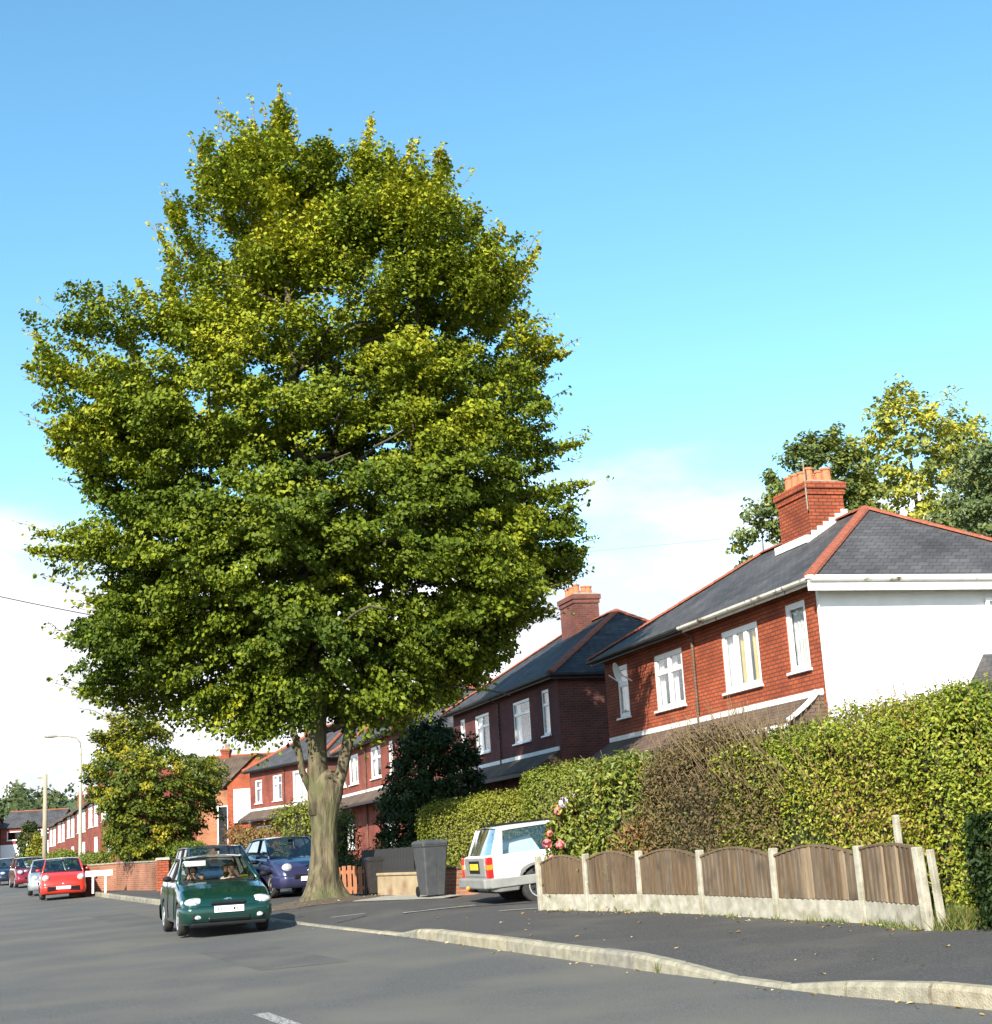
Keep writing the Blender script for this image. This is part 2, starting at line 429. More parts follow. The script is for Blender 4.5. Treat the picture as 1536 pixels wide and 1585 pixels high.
M['leaf_russet'] = leaf_mat('leaf_russet', [(0.0, (0.11, 0.055, 0.02)), (0.5, (0.24, 0.115, 0.04)), (1.0, (0.25, 0.19, 0.05))], 0.2, 0.6)
M['leaf_rhodo'] = leaf_mat('leaf_flowering', [(0.0, (0.034, 0.058, 0.010)), (0.5, (0.115, 0.155, 0.02)), (0.85, (0.28, 0.28, 0.04)), (1.0, (0.28, 0.15, 0.04))], 0.2, 0.42, 0.35)
M['leaf_clip'] = leaf_mat('leaf_clipped', [(0.0, (0.075, 0.105, 0.014)), (0.5, (0.155, 0.185, 0.020)), (1.0, (0.26, 0.26, 0.030))], 0.2, 0.55)
M['leaf_dark'] = leaf_mat('leaf_dark_evergreen', [(0.0, (0.016, 0.031, 0.009)), (0.6, (0.034, 0.062, 0.014)), (1.0, (0.075, 0.095, 0.024))], 0.12, 0.55, 0.2)
M['leaf_yellow'] = leaf_mat('leaf_yellowing', [(0.0, (0.085, 0.120, 0.036)), (0.4, (0.165, 0.205, 0.050)), (0.7, (0.37, 0.37, 0.05)), (1.0, (0.50, 0.46, 0.055))], 0.3)
M['leaf_back'] = leaf_mat('leaf_back', [(0.0, (0.060, 0.095, 0.036)), (0.5, (0.115, 0.155, 0.050)), (1.0, (0.20, 0.225, 0.075))], 0.25)
M['leaf_wood'] = leaf_mat('leaf_woodland', [(0.0, (0.030, 0.050, 0.018)), (0.5, (0.060, 0.085, 0.025)), (1.0, (0.13, 0.14, 0.035))], 0.15)
M['grass_blade'] = leaf_mat('grass_blade', [(0.0, (0.055, 0.095, 0.015)), (0.6, (0.12, 0.16, 0.03)), (1.0, (0.28, 0.22, 0.08))], 0.3)
M['leaf_fallen'] = leaf_mat('leaf_fallen', [(0.0, (0.28, 0.16, 0.05)), (0.5, (0.42, 0.30, 0.10)), (1.0, (0.62, 0.55, 0.32))], 0.1)

# ------------------------------------------------------------------ ground shape
def G(x, y):
    """height of the place: the street rises gently to the right and away"""
    yy = np.minimum(y, 130.0); xx = np.clip(x, -60, 60)
    z = 0.0232 * xx + 0.0153 * yy + 4.5e-5 * np.maximum(0, yy - 20) ** 2
    return z + np.maximum(0, np.asarray(y) - 130.0) * 0.004

KERB_PTS = [(13, -14), (9.6, -6), (6.6, 2.5), (4.55, 8), (3.31, 10.98), (2.68, 12.15), (2.34, 12.77), (1.74, 14.3), (1.34, 15.18), (0.31, 17.8), (-1.48, 22.34), (-2.08, 23.75), (-4.0, 28.08), (-6.7, 34.68), (-10.1, 42.85), (-14.9, 54.32), (-21.0, 69), (-29.5, 90), (-39.5, 115), (-53, 150), (-72, 200), (-95, 260)]
def resample(pts, step):
    P = np.array(pts, float)
    out_ = []
    for i in range(len(P) - 1):
        p0 = P[max(i - 1, 0)]; p1 = P[i]; p2 = P[i + 1]; p3 = P[min(i + 2, len(P) - 1)]
        for t in np.linspace(0, 1, 24, endpoint=False):
            out_.append(0.5 * ((2 * p1) + (-p0 + p2) * t + (2 * p0 - 5 * p1 + 4 * p2 - p3) * t * t + (-p0 + 3 * p1 - 3 * p2 + p3) * t ** 3))
    out_.append(P[-1]); out_ = np.array(out_)
    s = np.concatenate([[0], np.cumsum(np.linalg.norm(np.diff(out_, axis=0), axis=1))])
    n = int(s[-1] / step); ss = np.linspace(0, n * step, n + 1)
    return np.stack([np.interp(ss, s, out_[:, k]) for k in range(out_.shape[1])], 1)
KL = resample(KERB_PTS, 0.915)
def normals2(P):
    t = np.gradient(P, axis=0); t /= np.linalg.norm(t, axis=1)[:, None]
    return np.stack([t[:, 1], -t[:, 0]], 1), t
KN, KT = normals2(KL)          # KN points away from the road (to the right)
def kerb_top(y):
    return np.interp(y, [-20, 12.1, 12.9, 14.3, 15.2, 22.3, 23.3, 36, 38, 300], [.10, .10, -.015, -.015, .10, .10, -.02, -.02, .09, .09])
ROAD_DZ, PAVE_DZ = -0.05, 0.10

def sheet(name, offs, dz, m, step_pts=KL, nrm=KN, i0=0, i1=None):
    rows = []
    pts = step_pts[i0:i1]; nn = nrm[i0:i1]
    for p, n in zip(pts, nn):
        row = []
        for o in offs:
            x, y = p + n * o
            row.append((x, y, float(G(x, y)) + (dz(p, o) if callable(dz) else dz)))
        rows.append(row)
    b = MB().grid(rows)
    return b.build(name, m, smooth=True)

# ------------------------------------------------------------------ ground, road, pavements, kerb
gx = np.concatenate([np.linspace(-900, -70, 12), np.linspace(-60, 60, 25), np.linspace(70, 900, 12)])
gy = np.concatenate([np.linspace(-300, -10, 8), np.linspace(0, 130, 40), np.linspace(150, 1500, 16)])
tag(MB().grid([[(x, y, float(G(x, y)) - 0.16) for x in gx] for y in gy]).build('ground', M['lawn'], smooth=True), kind='structure')
tag(sheet('road', [-8.6, -6.5, -4.3, -2.2, -1, 0.02], ROAD_DZ, M['asphalt']), kind='structure')
def pave_dz(p, o):
    k = float(kerb_top(p[1])) - 0.006
    return k + (PAVE_DZ - k) * min(1, max(0, (o - 0.12) / 1.1))
tag(sheet('pavement', [0.12, 0.5, 0.9, 1.3, 2.2, 3.3], pave_dz, M['footway']), kind='structure')
tag(sheet('pavement_opposite', [-13, -11, -8.75], lambda p, o: 0.06, M['footway']), kind='structure')
tag(sheet('kerb_opposite', [-8.76, -8.6], lambda p, o: 0.066 if o < -8.7 else -0.04, M['kerb']), kind='structure')
tag(sheet('front_gardens', [3.28, 6, 9, 13, 18], 0.074, M['soil']), kind='structure')

kerb_root = MB()
far = []
i_far = int(np.argmax(KL[:, 1] > 62))
for i in range(i_far, len(KL)):
    p, n = KL[i], KN[i]
    a, b_ = p, p + n * 0.13
    zt = float(kerb_top(p[1]))
    far.append([(a[0], a[1], float(G(*a)) + ROAD_DZ - .05), (a[0], a[1], float(G(*a)) + zt), (b_[0], b_[1], float(G(*b_)) + zt)])
kerb = tag(kerb_root.grid(far, flip=True).build('kerb', M['kerb']), kind='structure')
rngk = random.Random(5)
for i in range(i_far):
    if KL[i, 1] < 4: continue
    a, b_ = KL[i], KL[i + 1]; na, nb = KN[i], KN[i + 1]; t = (b_ - a)
    a2 = a + t * 0.017; b2 = b_ - t * 0.017
    j = rngk.uniform(-.006, .006); jz = rngk.uniform(-.005, .005)
    def Z(q, dz): return float(G(q[0], q[1])) + dz
    prof = []
    for q, n, in ((a2, na), (b2, nb)):
        zt = float(kerb_top(q[1])) + jz
        o0, o1, o2 = q + n * j, q + n * (0.035 + j), q + n * (0.135 + j)
        zr = Z(o0, ROAD_DZ - 0.06)
        prof.append([(o0[0], o0[1], zr), (o0[0] + n[0] * .004, o0[1] + n[1] * .004, max(zr + .01, Z(o0, zt - 0.035))), (o1[0], o1[1], Z(o1, zt)), (o2[0], o2[1], Z(o2, zt)), (o2[0], o2[1], zr)])
    mb = MB()
    m0 = len(mb.v)
    mb.v += prof[0] + prof[1]
    for k in range(5):
        mb.f.append((k, (k + 1) % 5, 5 + (k + 1) % 5, 5 + k)); mb.m.append(0)
    mb.f.append((4, 3, 2, 1, 0)); mb.m.append(0); mb.f.append((5, 6, 7, 8, 9)); mb.m.append(0)
    mb.build('kerb_stone', M[rngk.choice(['kerb', 'kerb', 'kerb_b', 'kerb_c'])], kerb)

# centre line dash, worn
dash_c = [(-2.50, 14.55), (-2.18, 13.80), (-1.88, 13.10), (-1.45, 12.15)]
rows = []
for x, y in dash_c:
    nx, ny = 0.915, 0.40
    rows.append([(x + nx * o, y + ny * o, float(G(x + nx * o, y + ny * o)) + ROAD_DZ + 0.004) for o in (-0.075, 0.075)])
tag(MB().grid(rows).build('road_marking', M['roadpaint']), kind='structure')

# old trench repairs in the carriageway
M['patch'] = mat('asphalt_patch', (0.048, 0.049, 0.049), (0.135, 0.133, 0.127), 58, 0.9, 0.6, 110, spec=.28, c3=(.132, .125, .107), s3=.8, lo3=.42, hi3=.7)
def road_patch(name, pts, m, dz):
    c = np.mean(np.array(pts), 0)
    mb = MB(); mb.quad(*[(x, y, float(G(x, y)) + ROAD_DZ + dz) for x, y in pts])
    return tag(mb.build(name, m), kind='structure')
road_patch('road_repair', [(-3.3, 19.2), (-2.2, 19.5), (-3.9, 23.6), (-4.9, 23.2)], M['patch'], .003)
road_patch('road_repair', [(-8.6, 33), (-7.6, 33.3), (-10.4, 40.2), (-11.3, 39.7)], M['patch'], .003)

# concrete edging strips let into the footway, paler slabs by the wall, asphalt drive under the estate car
def pave_z(x, y):
    i = int(np.argmin(np.hypot(KL[:, 0] - x, KL[:, 1] - y))); o = float((np.array([x, y]) - KL[i]) @ KN[i])
    return float(G(x, y)) + pave_dz(KL[i], o)
def quad_ground(name, pts, dz, m, nu=6, nv=2):
    P = [np.array(p, float) for p in pts]
    rows = []
    for i in range(nv + 1):
        a = P[0] + (P[3] - P[0]) * i / nv; b_ = P[1] + (P[2] - P[1]) * i / nv
        rows.append([(*(a + (b_ - a) * j / nu), float(G(*(a + (b_ - a) * j / nu))) + dz) for j in range(nu + 1)])
    return tag(MB().grid(rows).build(name, m), kind='structure')
quad_ground('driveway', [(-1.9, 27.0), (5.5, 24.6), (7.2, 29.6), (-0.6, 32.2)], PAVE_DZ + .008, M['footway'])
quad_ground('edging_strip', [(-2.00, 26.42), (-0.75, 26.98), (-0.80, 27.12), (-2.05, 26.56)], PAVE_DZ + 0.013, M['paving'])
quad_ground('edging_strip', [(-0.35, 24.70), (0.36, 24.55), (0.37, 24.65), (-0.33, 24.81)], PAVE_DZ + 0.013, M['paving'])
quad_ground('edging_strip', [(-3.30, 26.9), (-2.75, 27.3), (-2.80, 27.37), (-3.36, 26.98)], PAVE_DZ + 0.013, M['paving'])
quad_ground('paving_strip', [(-3.55, 32.3), (-1.55, 30.5), (-1.15, 31.3), (-3.5, 34.5)], PAVE_DZ + 0.010, M['paving'])

# ------------------------------------------------------------------ houses
# a house frame: local x runs along the facade (away from the camera), local +y faces the road
YAW = 0.3015
D = np.array([-math.sin(YAW), math.cos(YAW)]); N = np.array([D[1], -D[0]]); C0 = np.array([6.29, 29.0])
def along(s, off=0.0):
    q = C0 + D * s + N * off
    return float(q[0]), float(q[1])

def wall_with_openings(mb, x0, x1, z0, z1, rects, y=0.0, depth=0.11, m=0, axis='x', flip=False):
    """vertical wall in plane y (axis x) or plane x (axis y) with rectangular holes and reveals"""
    xs = sorted({x0, x1, *[r[0] for r in rects], *[r[1] for r in rects]})
    zs = sorted({z0, z1, *[r[2] for r in rects], *[r[3] for r in rects]})
    def P(a, d, z): return (a, y - d, z) if axis == 'x' else (y + d, a, z)
    def Q(p, m):
        if (axis == 'x') != flip: p = p[::-1]
        mb.quad(*p, m=m)
    for i in range(len(xs) - 1):
        for k in range(len(zs) - 1):
            cx, cz = (xs[i] + xs[i + 1]) / 2, (zs[k] + zs[k + 1]) / 2
            if any(r[0] < cx < r[1] and r[2] < cz < r[3] for r in rects): continue
            Q([P(xs[i], 0, zs[k]), P(xs[i + 1], 0, zs[k]), P(xs[i + 1], 0, zs[k + 1]), P(xs[i], 0, zs[k + 1])], m)
    for a, b_, c, d in rects:
        for p, q in (((a, c), (b_, c)), ((b_, c), (b_, d)), ((b_, d), (a, d)), ((a, d), (a, c))):
            Q([P(p[0], 0, p[1]), P(p[0], depth, p[1]), P(q[0], depth, q[1]), P(q[0], 0, q[1])], m)

def window(parent, x0, x1, z0, z1, y=0.0, cols=(1.0,), transom=0.0, curtain=None, axis='x', fw=0.06, sill=True, fmat='upvc', rec=0.055, part='window'):
    """framed window set in an opening: frame with mullions and transom, a pane in each light, curtain, sill"""
    def B(mb, a0, a1, d0, d1, zz0, zz1):
        if axis == 'x': mb.box(a0, a1, y - d1, y - d0, zz0, zz1)
        else: mb.box(y + d0, y + d1, a0, a1, zz0, zz1)
    fr = MB()
    d0, d1 = rec - 0.03, rec + 0.035
    B(fr, x0, x1, d0, d1, z0, z0 + fw); B(fr, x0, x1, d0, d1, z1 - fw, z1)
    B(fr, x0, x0 + fw, d0, d1, z0 + fw, z1 - fw); B(fr, x1 - fw, x1, d0, d1, z0 + fw, z1 - fw)
    tot = sum(cols); xs = [x0 + fw]; w = (x1 - x0 - 2 * fw)
    for c in cols: xs.append(xs[-1] + w * c / tot)
    for xm in xs[1:-1]: B(fr, xm - fw * .6, xm + fw * .6, d0 + .002, d1 - .002, z0 + fw, z1 - fw)
    zt = None
    if transom:
        zt = z1 - transom
        B(fr, x0 + fw, x1 - fw, d0 + .004, d1 - .004, zt - fw * .5, zt + fw * .5)
    f = fr.build(part, M[fmat], parent)
    rows_ = [(z0 + fw, z1 - fw)] if zt is None else [(z0 + fw, zt - fw * .5), (zt + fw * .5, z1 - fw)]
    for i in range(len(cols)):
        for (a, b_) in rows_:
            mb = MB(); B(mb, xs[i], xs[i + 1], rec - 0.004, rec + 0.004, a, b_)
            mb.build('pane', M['glass'], f)
    if curtain:
        for (fa, fb, cm) in curtain:
            mb = MB(); n_ = max(6, int((fb - fa) * (x1 - x0) / 0.05)); ro = []
            for k in range(n_ + 1):
                a = x0 + fw * .4 + (x1 - x0 - fw * .8) * (fa + (fb - fa) * k / n_)
                dd = rec + 0.10 + 0.022 * math.sin(k * 1.9)
                ro.append([((a, y - dd, zz) if axis == 'x' else (y + dd, a, zz)) for zz in (z0 + .02, z1 - .02)])
            mb.grid(ro); mb.build('curtain', M[cm], f)
    if sill:
        mb = MB(); B(mb, x0 - 0.06, x1 + 0.06, -0.07, rec - .03, z0 - 0.05, z0 + 0.004)
        bevel(mb.build('sill', M[fmat], f), 0.006)
    return f

def chimney(parent, cx, cy, z0, z1, wx, wy, m, npots=4, flash=None, aerial=False, roofz=None, pot_h=0.34):
    mb = MB()
    mb.box(cx - wx/2, cx + wx/2, cy - wy/2, cy + wy/2, z0, z1 - 0.3)
    mb.box(cx - wx/2 - .035, cx + wx/2 + .035, cy - wy/2 - .035, cy + wy/2 + .035, z1 - 0.3, z1 - 0.16)
    mb.box(cx - wx/2 - .075, cx + wx/2 + .075, cy - wy/2 - .075, cy + wy/2 + .075, z1 - 0.16, z1)
    st = mb.build('chimney', m, parent)
    mb = MB(); mb.hexa([(cx - wx/2 - .05, cy - wy/2 - .05, z1), (cx + wx/2 + .05, cy - wy/2 - .05, z1), (cx + wx/2 + .05, cy + wy/2 + .05, z1), (cx - wx/2 - .05, cy + wy/2 + .05, z1)],
        [(cx - wx/2 + .1, cy - wy/2 + .1, z1 + .08), (cx + wx/2 - .1, cy - wy/2 + .1, z1 + .08), (cx + wx/2 - .1, cy + wy/2 - .1, z1 + .08), (cx - wx/2 + .1, cy + wy/2 - .1, z1 + .08)])
    mb.build('cap', M['kerb'], st)
    nx = max(1, npots // 2) if npots > 3 else npots; rows_ = 2 if npots > 3 else 1
    rr = random.Random(int(cx * 100) + npots)
    for r in range(rows_):
        for i in range(nx):
            px = cx + (i - (nx - 1) / 2) * (wx - .2) / max(1, nx) ; py = cy + (r - (rows_ - 1) / 2) * wy * .5
            h = pot_h + rr.uniform(-.06, .05)
            q = MB(); q.lathe([(.125, 0), (.135, .03), (.12, .06), (.105, h - .06), (.125, h - .05), (.125, h), (.09, h), (.085, h - .15)], 12, c=(px, py, z1 + .04))
            q.build('chimney_pot', M['pot'], st, smooth=False)
    if aerial:
        q = MB(); q.tube([(cx - wx/2 - .06, cy + wy/2 + .06, z1 - .7), (cx - wx/2 - .06, cy + wy/2 + .06, z1 + .55)], .018, 6)
        q.build('aerial_mast', M['kerb'], st)
    return st

def hip_roof(parent, L, W, ze, rise, mroof, over=0.32, ridge=True, tile_pitch=0.36, rmat='tile_red', t=0.07, tiles=True):
    o = over
    a, b_, c, d = (-o, o, ze), (L + o, o, ze), (L + o, -W - o, ze), (-o, -W - o, ze)
    h = W / 2
    e1, e2 = (h, -h, ze + rise), (L - h, -h, ze + rise)
    mb = MB()
    mb.quad(b_, a, e1, e2); mb.quad(a, d, e1); mb.quad(d, c, e2, e1); mb.quad(c, b_, e2)
    lo = lambda p: (p[0], p[1], p[2] - t)
    mb.quad(lo(a), lo(b_), lo(c), lo(d))
    for p, q in ((a, b_), (b_, c), (c, d), (d, a)): mb.quad(lo(q), lo(p), p, q)
    rf = mb.build('roof', mroof, parent)
    if ridge:
        segs = [(e1, e2), (a, e1), (d, e1), (c, e2), (b_, e2)]
        rr = random.Random(3)
        for p, q in segs:
            p, q = Vector(p), Vector(q); ln = (q - p).length; n_ = int(ln / tile_pitch); u = (q - p) / ln
            side = u.cross(Vector((0, 0, 1))).normalized(); nr = side.cross(u).normalized()
            if tiles:
                me = None
                for k in range(n_):
                    s0, s1 = k * ln / n_, (k + 1) * ln / n_ + .02
                    mb = MB(); ro = []
                    for s_, g_ in ((s0, 1.0), (s1, 0.93)):
                        ro.append([tuple(p + u * s_ + side * (math.cos(an) * .13 * g_) + nr * (math.sin(an) * .085 * g_ - .012 + rr.uniform(-.004, .004))) for an in np.linspace(math.pi, 0, 6)])
                    mb.grid(ro)
                    i0 = len(mb.v) - 12
                    mb.f.append(tuple(i0 + j for j in range(6))); mb.m.append(0)
                    mb.f.append(tuple(i0 + 6 + j for j in reversed(range(6)))); mb.m.append(0)
                    mb.build('ridge_tile', M[rmat], rf)
            else:
                mb = MB(); mb.tube([p + nr * .03, q + nr * .03], .11, 8); mb.build('ridge_capping', M[rmat], rf)
    return rf

def gutter(parent, p, q, m, drop=0.0):
    p, q = Vector(p), Vector(q)
    u = (q - p).normalized(); out_ = u.cross(Vector((0, 0, 1))).normalized()
    mb = MB(); ro = []
    for s in (p, q):
        ro.append([tuple(s + out_ * (math.cos(an) * .06) + Vector((0, 0, math.sin(an) * .07))) for an in np.linspace(math.pi, 2 * math.pi, 7)])
    mb.grid(ro)
    ro2 = [[tuple(Vector(x) * 1.0 + Vector((0, 0, .012))) for x in r] for r in ro]
    mb.grid(ro2, flip=True)
    return mb.build('gutter', m, parent)

def lean_to(parent, x0, x1, z_top, proj, drop, mt, flash='lead', swoop=False):
    """the tiled canopy over the ground-floor bays, with its pale flashing along the wall"""
    mb = MB()
    a, b_ = (x0, 0.0, z_top), (x1, 0.0, z_top); c, d = (x1 + .0, proj, z_top - drop), (x0 - .0, proj, z_top - drop)
    mb.quad(d, c, b_, a)
    mb.quad((x0, 0, z_top - drop - .05), (x1, 0, z_top - drop - .05), (x1, proj - .02, z_top - drop - .05), (x0, proj - .02, z_top - drop - .05))
    mb.quad((x0, proj, z_top - drop), (x0, proj, z_top - drop - .05), (x1, proj, z_top - drop - .05), (x1, proj, z_top - drop))
    mb.quad(a, (x0, 0, z_top - drop - .05), (x0, proj, z_top - drop - .05), d); mb.quad(b_, c, (x1, proj, z_top - drop - .05), (x1, 0, z_top - drop - .05))
    cn = mb.build('canopy_roof', mt, parent)
    f = MB(); f.box(x0, x1, 0.003, 0.05, z_top - .02, z_top + .10)
    f.build('flashing', M[flash], cn)
    g = MB(); g.box(x0, x1, proj - .06, proj + .03, z_top - drop - .16, z_top - drop - .052)
    g.build('canopy_fascia', M['trim_black'], cn)
    return cn

def semi(name, loc, rz, L, W, base, ze, zb, rise, label, brick, side, roofm, wins, flash='lead', canopy='tile_brown', gut=('trim_black', 'trim_black'), side_mat=None, ridge=True, tiles=True, ground_wins=True, chim=None, pots=6, chim_brick=None, aerial=False, proj=0.85, over=0.32):
    """a pair of houses: walls with window openings, hipped roof, canopy across the front, chimney"""
    r = empty(name, (loc[0], loc[1], base), rz)
    tag(r, label, 'house', 'semi-detached houses along the street')
    e, b_ = ze - base, zb - base
    rects = [(w['x0'], w['x1'], w['z0'], w['z1']) for w in wins]
    gw = []
    if ground_wins:
        for x0_, x1_ in ((0.9, 3.6), (L - 3.6, L - 0.9)):
            gw.append((x0_, x1_, 0.75, min(2.35, b_ - 0.95)))
    mb = MB()
    wall_with_openings(mb, 0, L, -1.2, e, rects + gw)
    mb.quad((L, -W, -1.2), (0, -W, -1.2), (0, -W, e), (L, -W, e))
    mb.quad((L, 0, -1.2), (L, -W, -1.2), (L, -W, e), (L, 0, e))
    mb.build('wall', brick, r)
    mb = MB(); sw = []
    mb.quad((0, -W, -1.2), (0, -0.001, -1.2), (0, -0.001, e), (0, -W, e))
    mb.build('side_wall', side, r)
    for w in wins:
        window(r, w['x0'], w['x1'], w['z0'], w['z1'], cols=w.get('cols', (1,)), transom=w.get('tr', 0), curtain=w.get('cur'), fw=w.get('fw', .065))
    for x0_, x1_, a, c in gw:
        window(r, x0_, x1_, a, c, cols=(1, 1, 1), transom=0.42, fw=.075, curtain=[(0, .14, 'curtain_white'), (.86, 1, 'curtain_white')])
    # the rear wall has no windows, so the rooms stay dark
    rf = hip_roof(r, L, W, e + .02, rise, roofm, ridge=ridge, tiles=tiles, over=over)
    hl = L / 2
    fb = MB(); fb.box(-over + .05, hl, over - .05, over - .02, e - .15, e - .052); fb.build('fascia', M[gut[0]], r)
    fb = MB(); fb.box(hl, L + over - .05, over - .05, over - .02, e - .15, e - .052); fb.build('fascia', M[gut[1]], r)
    so = MB(); so.box(-over + .05, L + over - .05, 0.0, over - .05, e - .075, e - .056); so.build('soffit', M[gut[1]], r)
    fs = MB(); fs.box(-over + .02, -over + .05, -W - over + .05, over - .05, e - .17, e - .052)
    fs.build('fascia', M[gut[0]], r)
    gutter(r, (hl, over + .05, e - .03), (-over - .02, over + .05, e - .03), M[gut[0]])
    gutter(r, (L + over, over + .05, e - .03), (hl, over + .05, e - .03), M[gut[1]])
    gutter(r, (-over - .05, over + .02, e - .03), (-over - .05, -W - over, e - .03), M[gut[0]])
    mb = MB(); mb.tube([(hl, .06, -1), (hl, .06, e - .25), (hl, over, e - .12)], .035, 6); mb.build('downpipe', M['tile_brown'], r)
    if canopy:
        lean_to(r, 0.15, L - .1, b_, proj, .52, M[canopy], flash)
    if chim:
        chimney(r, chim[0], chim[1], e + rise * .35, e + rise + chim[2], chim[3], chim[4], chim_brick or brick, pots, aerial=aerial)
    return r

W_ = 'curtain_white'
# --- the nearest pair: white rendered end wall, orange brick front
base1 = 0.55
e1, b1 = 6.31 - base1, 4.06 - base1
def Z1(z): return z - base1
wins1 = [dict(x0=0.55, x1=1.42, z0=Z1(4.62), z1=Z1(6.02), fw=.12, cur=[(0, 1, W_)]),
         dict(x0=2.72, x1=4.55, z0=Z1(4.55), z1=Z1(5.93), cols=(1, 1, 1), fw=.13, cur=[(0, .30, 'curtain_yellow'), (.36, .62, 'curtain_yellow'), (.66, 1, W_)]),
         dict(x0=6.78, x1=8.55, z0=Z1(4.55), z1=Z1(5.93), cols=(1, 1), tr=.45, fw=.12, cur=[(0, .2, W_), (.35, .7, W_), (.84, 1, W_)]),
         dict(x0=10.35, x1=11.15, z0=Z1(4.62), z1=Z1(6.0), tr=.5, fw=.12, cur=[(0, 1, W_)])]
h1 = semi('semi_detached_house', (C0[0], C0[1]), math.atan2(D[1], D[0]), 12.0, 6.8, base1, 6.31, 4.06, 2.28,
          'nearest house, bright orange brick front with white rendered end wall above the long hedge', M['brick_orange'], M['render_white'], M['slate'], wins1,
          gut=('trim_cream', 'trim_black'), chim=(5.35, -3.1, .95, 1.5, 0.95), pots=8, chim_brick=M['brick_orange'], aerial=True)
# white fascia and gutter of the rendered end, a corner rain head, verge of the canopy
mb = MB(); mb.box(-.352, -.30, -7.15, .36, e1 - .27, e1 - .05); mb.build('bargeboard', M['render_white'], h1)
mb = MB(); mb.box(-.40, -.28, -7.15, .40, e1 - .045, e1 + .035); bevel(mb.build('end_gutter', M['upvc'], h1), .02, 2)
mb = MB(); mb.box(-.05, .04, .0, .012, -1, e1 - .01); mb.build('rendered_edge', M['render_white'], h1)
# curved white verge at the near end of the canopy
mb = MB()
pth = [(0.42, .03, b1 + .07), (0.25, .10, b1 + .03), (0.14, .25, b1 - .07), (0.10, .45, b1 - .22), (0.09, .68, b1 - .38), (0.10, .88, b1 - .50)]
mb.tube(pth, [.05, .052, .052, .05, .048, .045], 8); mb.build('canopy_verge', M['lead'], h1)
mb = MB(); mb.box(.12, 2.6, .87, .93, b1 - .78, b1 - .56); mb.build('canopy_board', M['render_white'], h1)
# stepped white flashing at the chimney
mb = MB()
for k in range(7):
    y0 = -3.1 - .475 + k * .155 + .35
    pass
rz = lambda y: e1 + .02 + (0.32 - y) * 2.28 / (3.4 + .32)
for k in range(6):
    ya, yb = -2.62 - k * .17, -2.62 - (k + 1) * .17
    mb.box(5.35 - .75 - .02, 5.35 - .75 - .004, yb, ya, rz(ya) - .1, rz(yb) + .12)
mb.box(5.35 - .80, 5.35 + .80, -2.62, -2.44, rz(-2.62) - .08, rz(-2.62) + .10)
mb.build('chimney_flashing', M['lead'], h1)
# satellite dish beside the far narrow window
ds = MB(); rows_d = [[(10.02 + rr_ * math.cos(an) * .9, .34 + .10 * (rr_ / .3) ** 2 + rr_ * math.sin(an) * .25, Z1(5.72) + rr_ * math.sin(an)) for an in np.linspace(0, 2 * math.pi, 17)] for rr_ in (.01, .15, .27)]
ds.grid(rows_d); ds.tube([(10.02, .02, Z1(5.5)), (10.02, .34, Z1(5.68))], .02, 6); ds.tube([(10.02, .40, Z1(5.48)), (10.02, .66, Z1(5.66))], .014, 6)
ds.build('satellite_dish', M['upvc'], h1)
# side window and porch hood on the end wall
window(h1, -4.95, -3.83, Z1(4.9), Z1(5.9), y=-.13, axis='y', cols=(1, 1), curtain=[(0, 1, W_)], sill=False)
pr = MB()
pr.quad((-1.25, -3.05, Z1(3.86)), (-1.25, -5.75, Z1(3.86)), (0.0, -5.35, Z1(4.75)), (0.0, -3.65, Z1(4.75)))
pr.quad((-1.25, -3.05, Z1(3.86)), (0.0, -3.65, Z1(4.75)), (0.0, -3.05, Z1(3.86)))
pr.quad((-1.25, -5.75, Z1(3.86)), (0.0, -5.75, Z1(3.86)), (0.0, -5.35, Z1(4.75)))
pr.quad((-1.25, -3.05, Z1(3.78)), (0, -3.05, Z1(3.78)), (0, -5.75, Z1(3.78)), (-1.25, -5.75, Z1(3.78)))
pr.quad((-1.25, -5.75, Z1(3.78)), (-1.25, -5.75, Z1(3.86)), (-1.25, -3.05, Z1(3.86)), (-1.25, -3.05, Z1(3.78)))
pr.quad((-1.25, -3.05, Z1(3.78)), (-1.25, -3.05, Z1(3.86)), (0, -3.05, Z1(3.86)), (0, -3.05, Z1(3.78)))
hood = pr.build('porch_roof', M['slate'], h1)
for yy in (-3.25, -5.55):
    q = MB(); q.tube([(-1.1, yy, Z1(3.78)), (-1.1, yy, 0.0)], .05, 8); q.build('porch_post', M['tile_red'], hood)
    q = MB(); q.tube([(-1.1, yy, Z1(3.3)), (-.6, yy, Z1(3.76))], .035, 6); q.build('brace', M['tile_red'], hood)

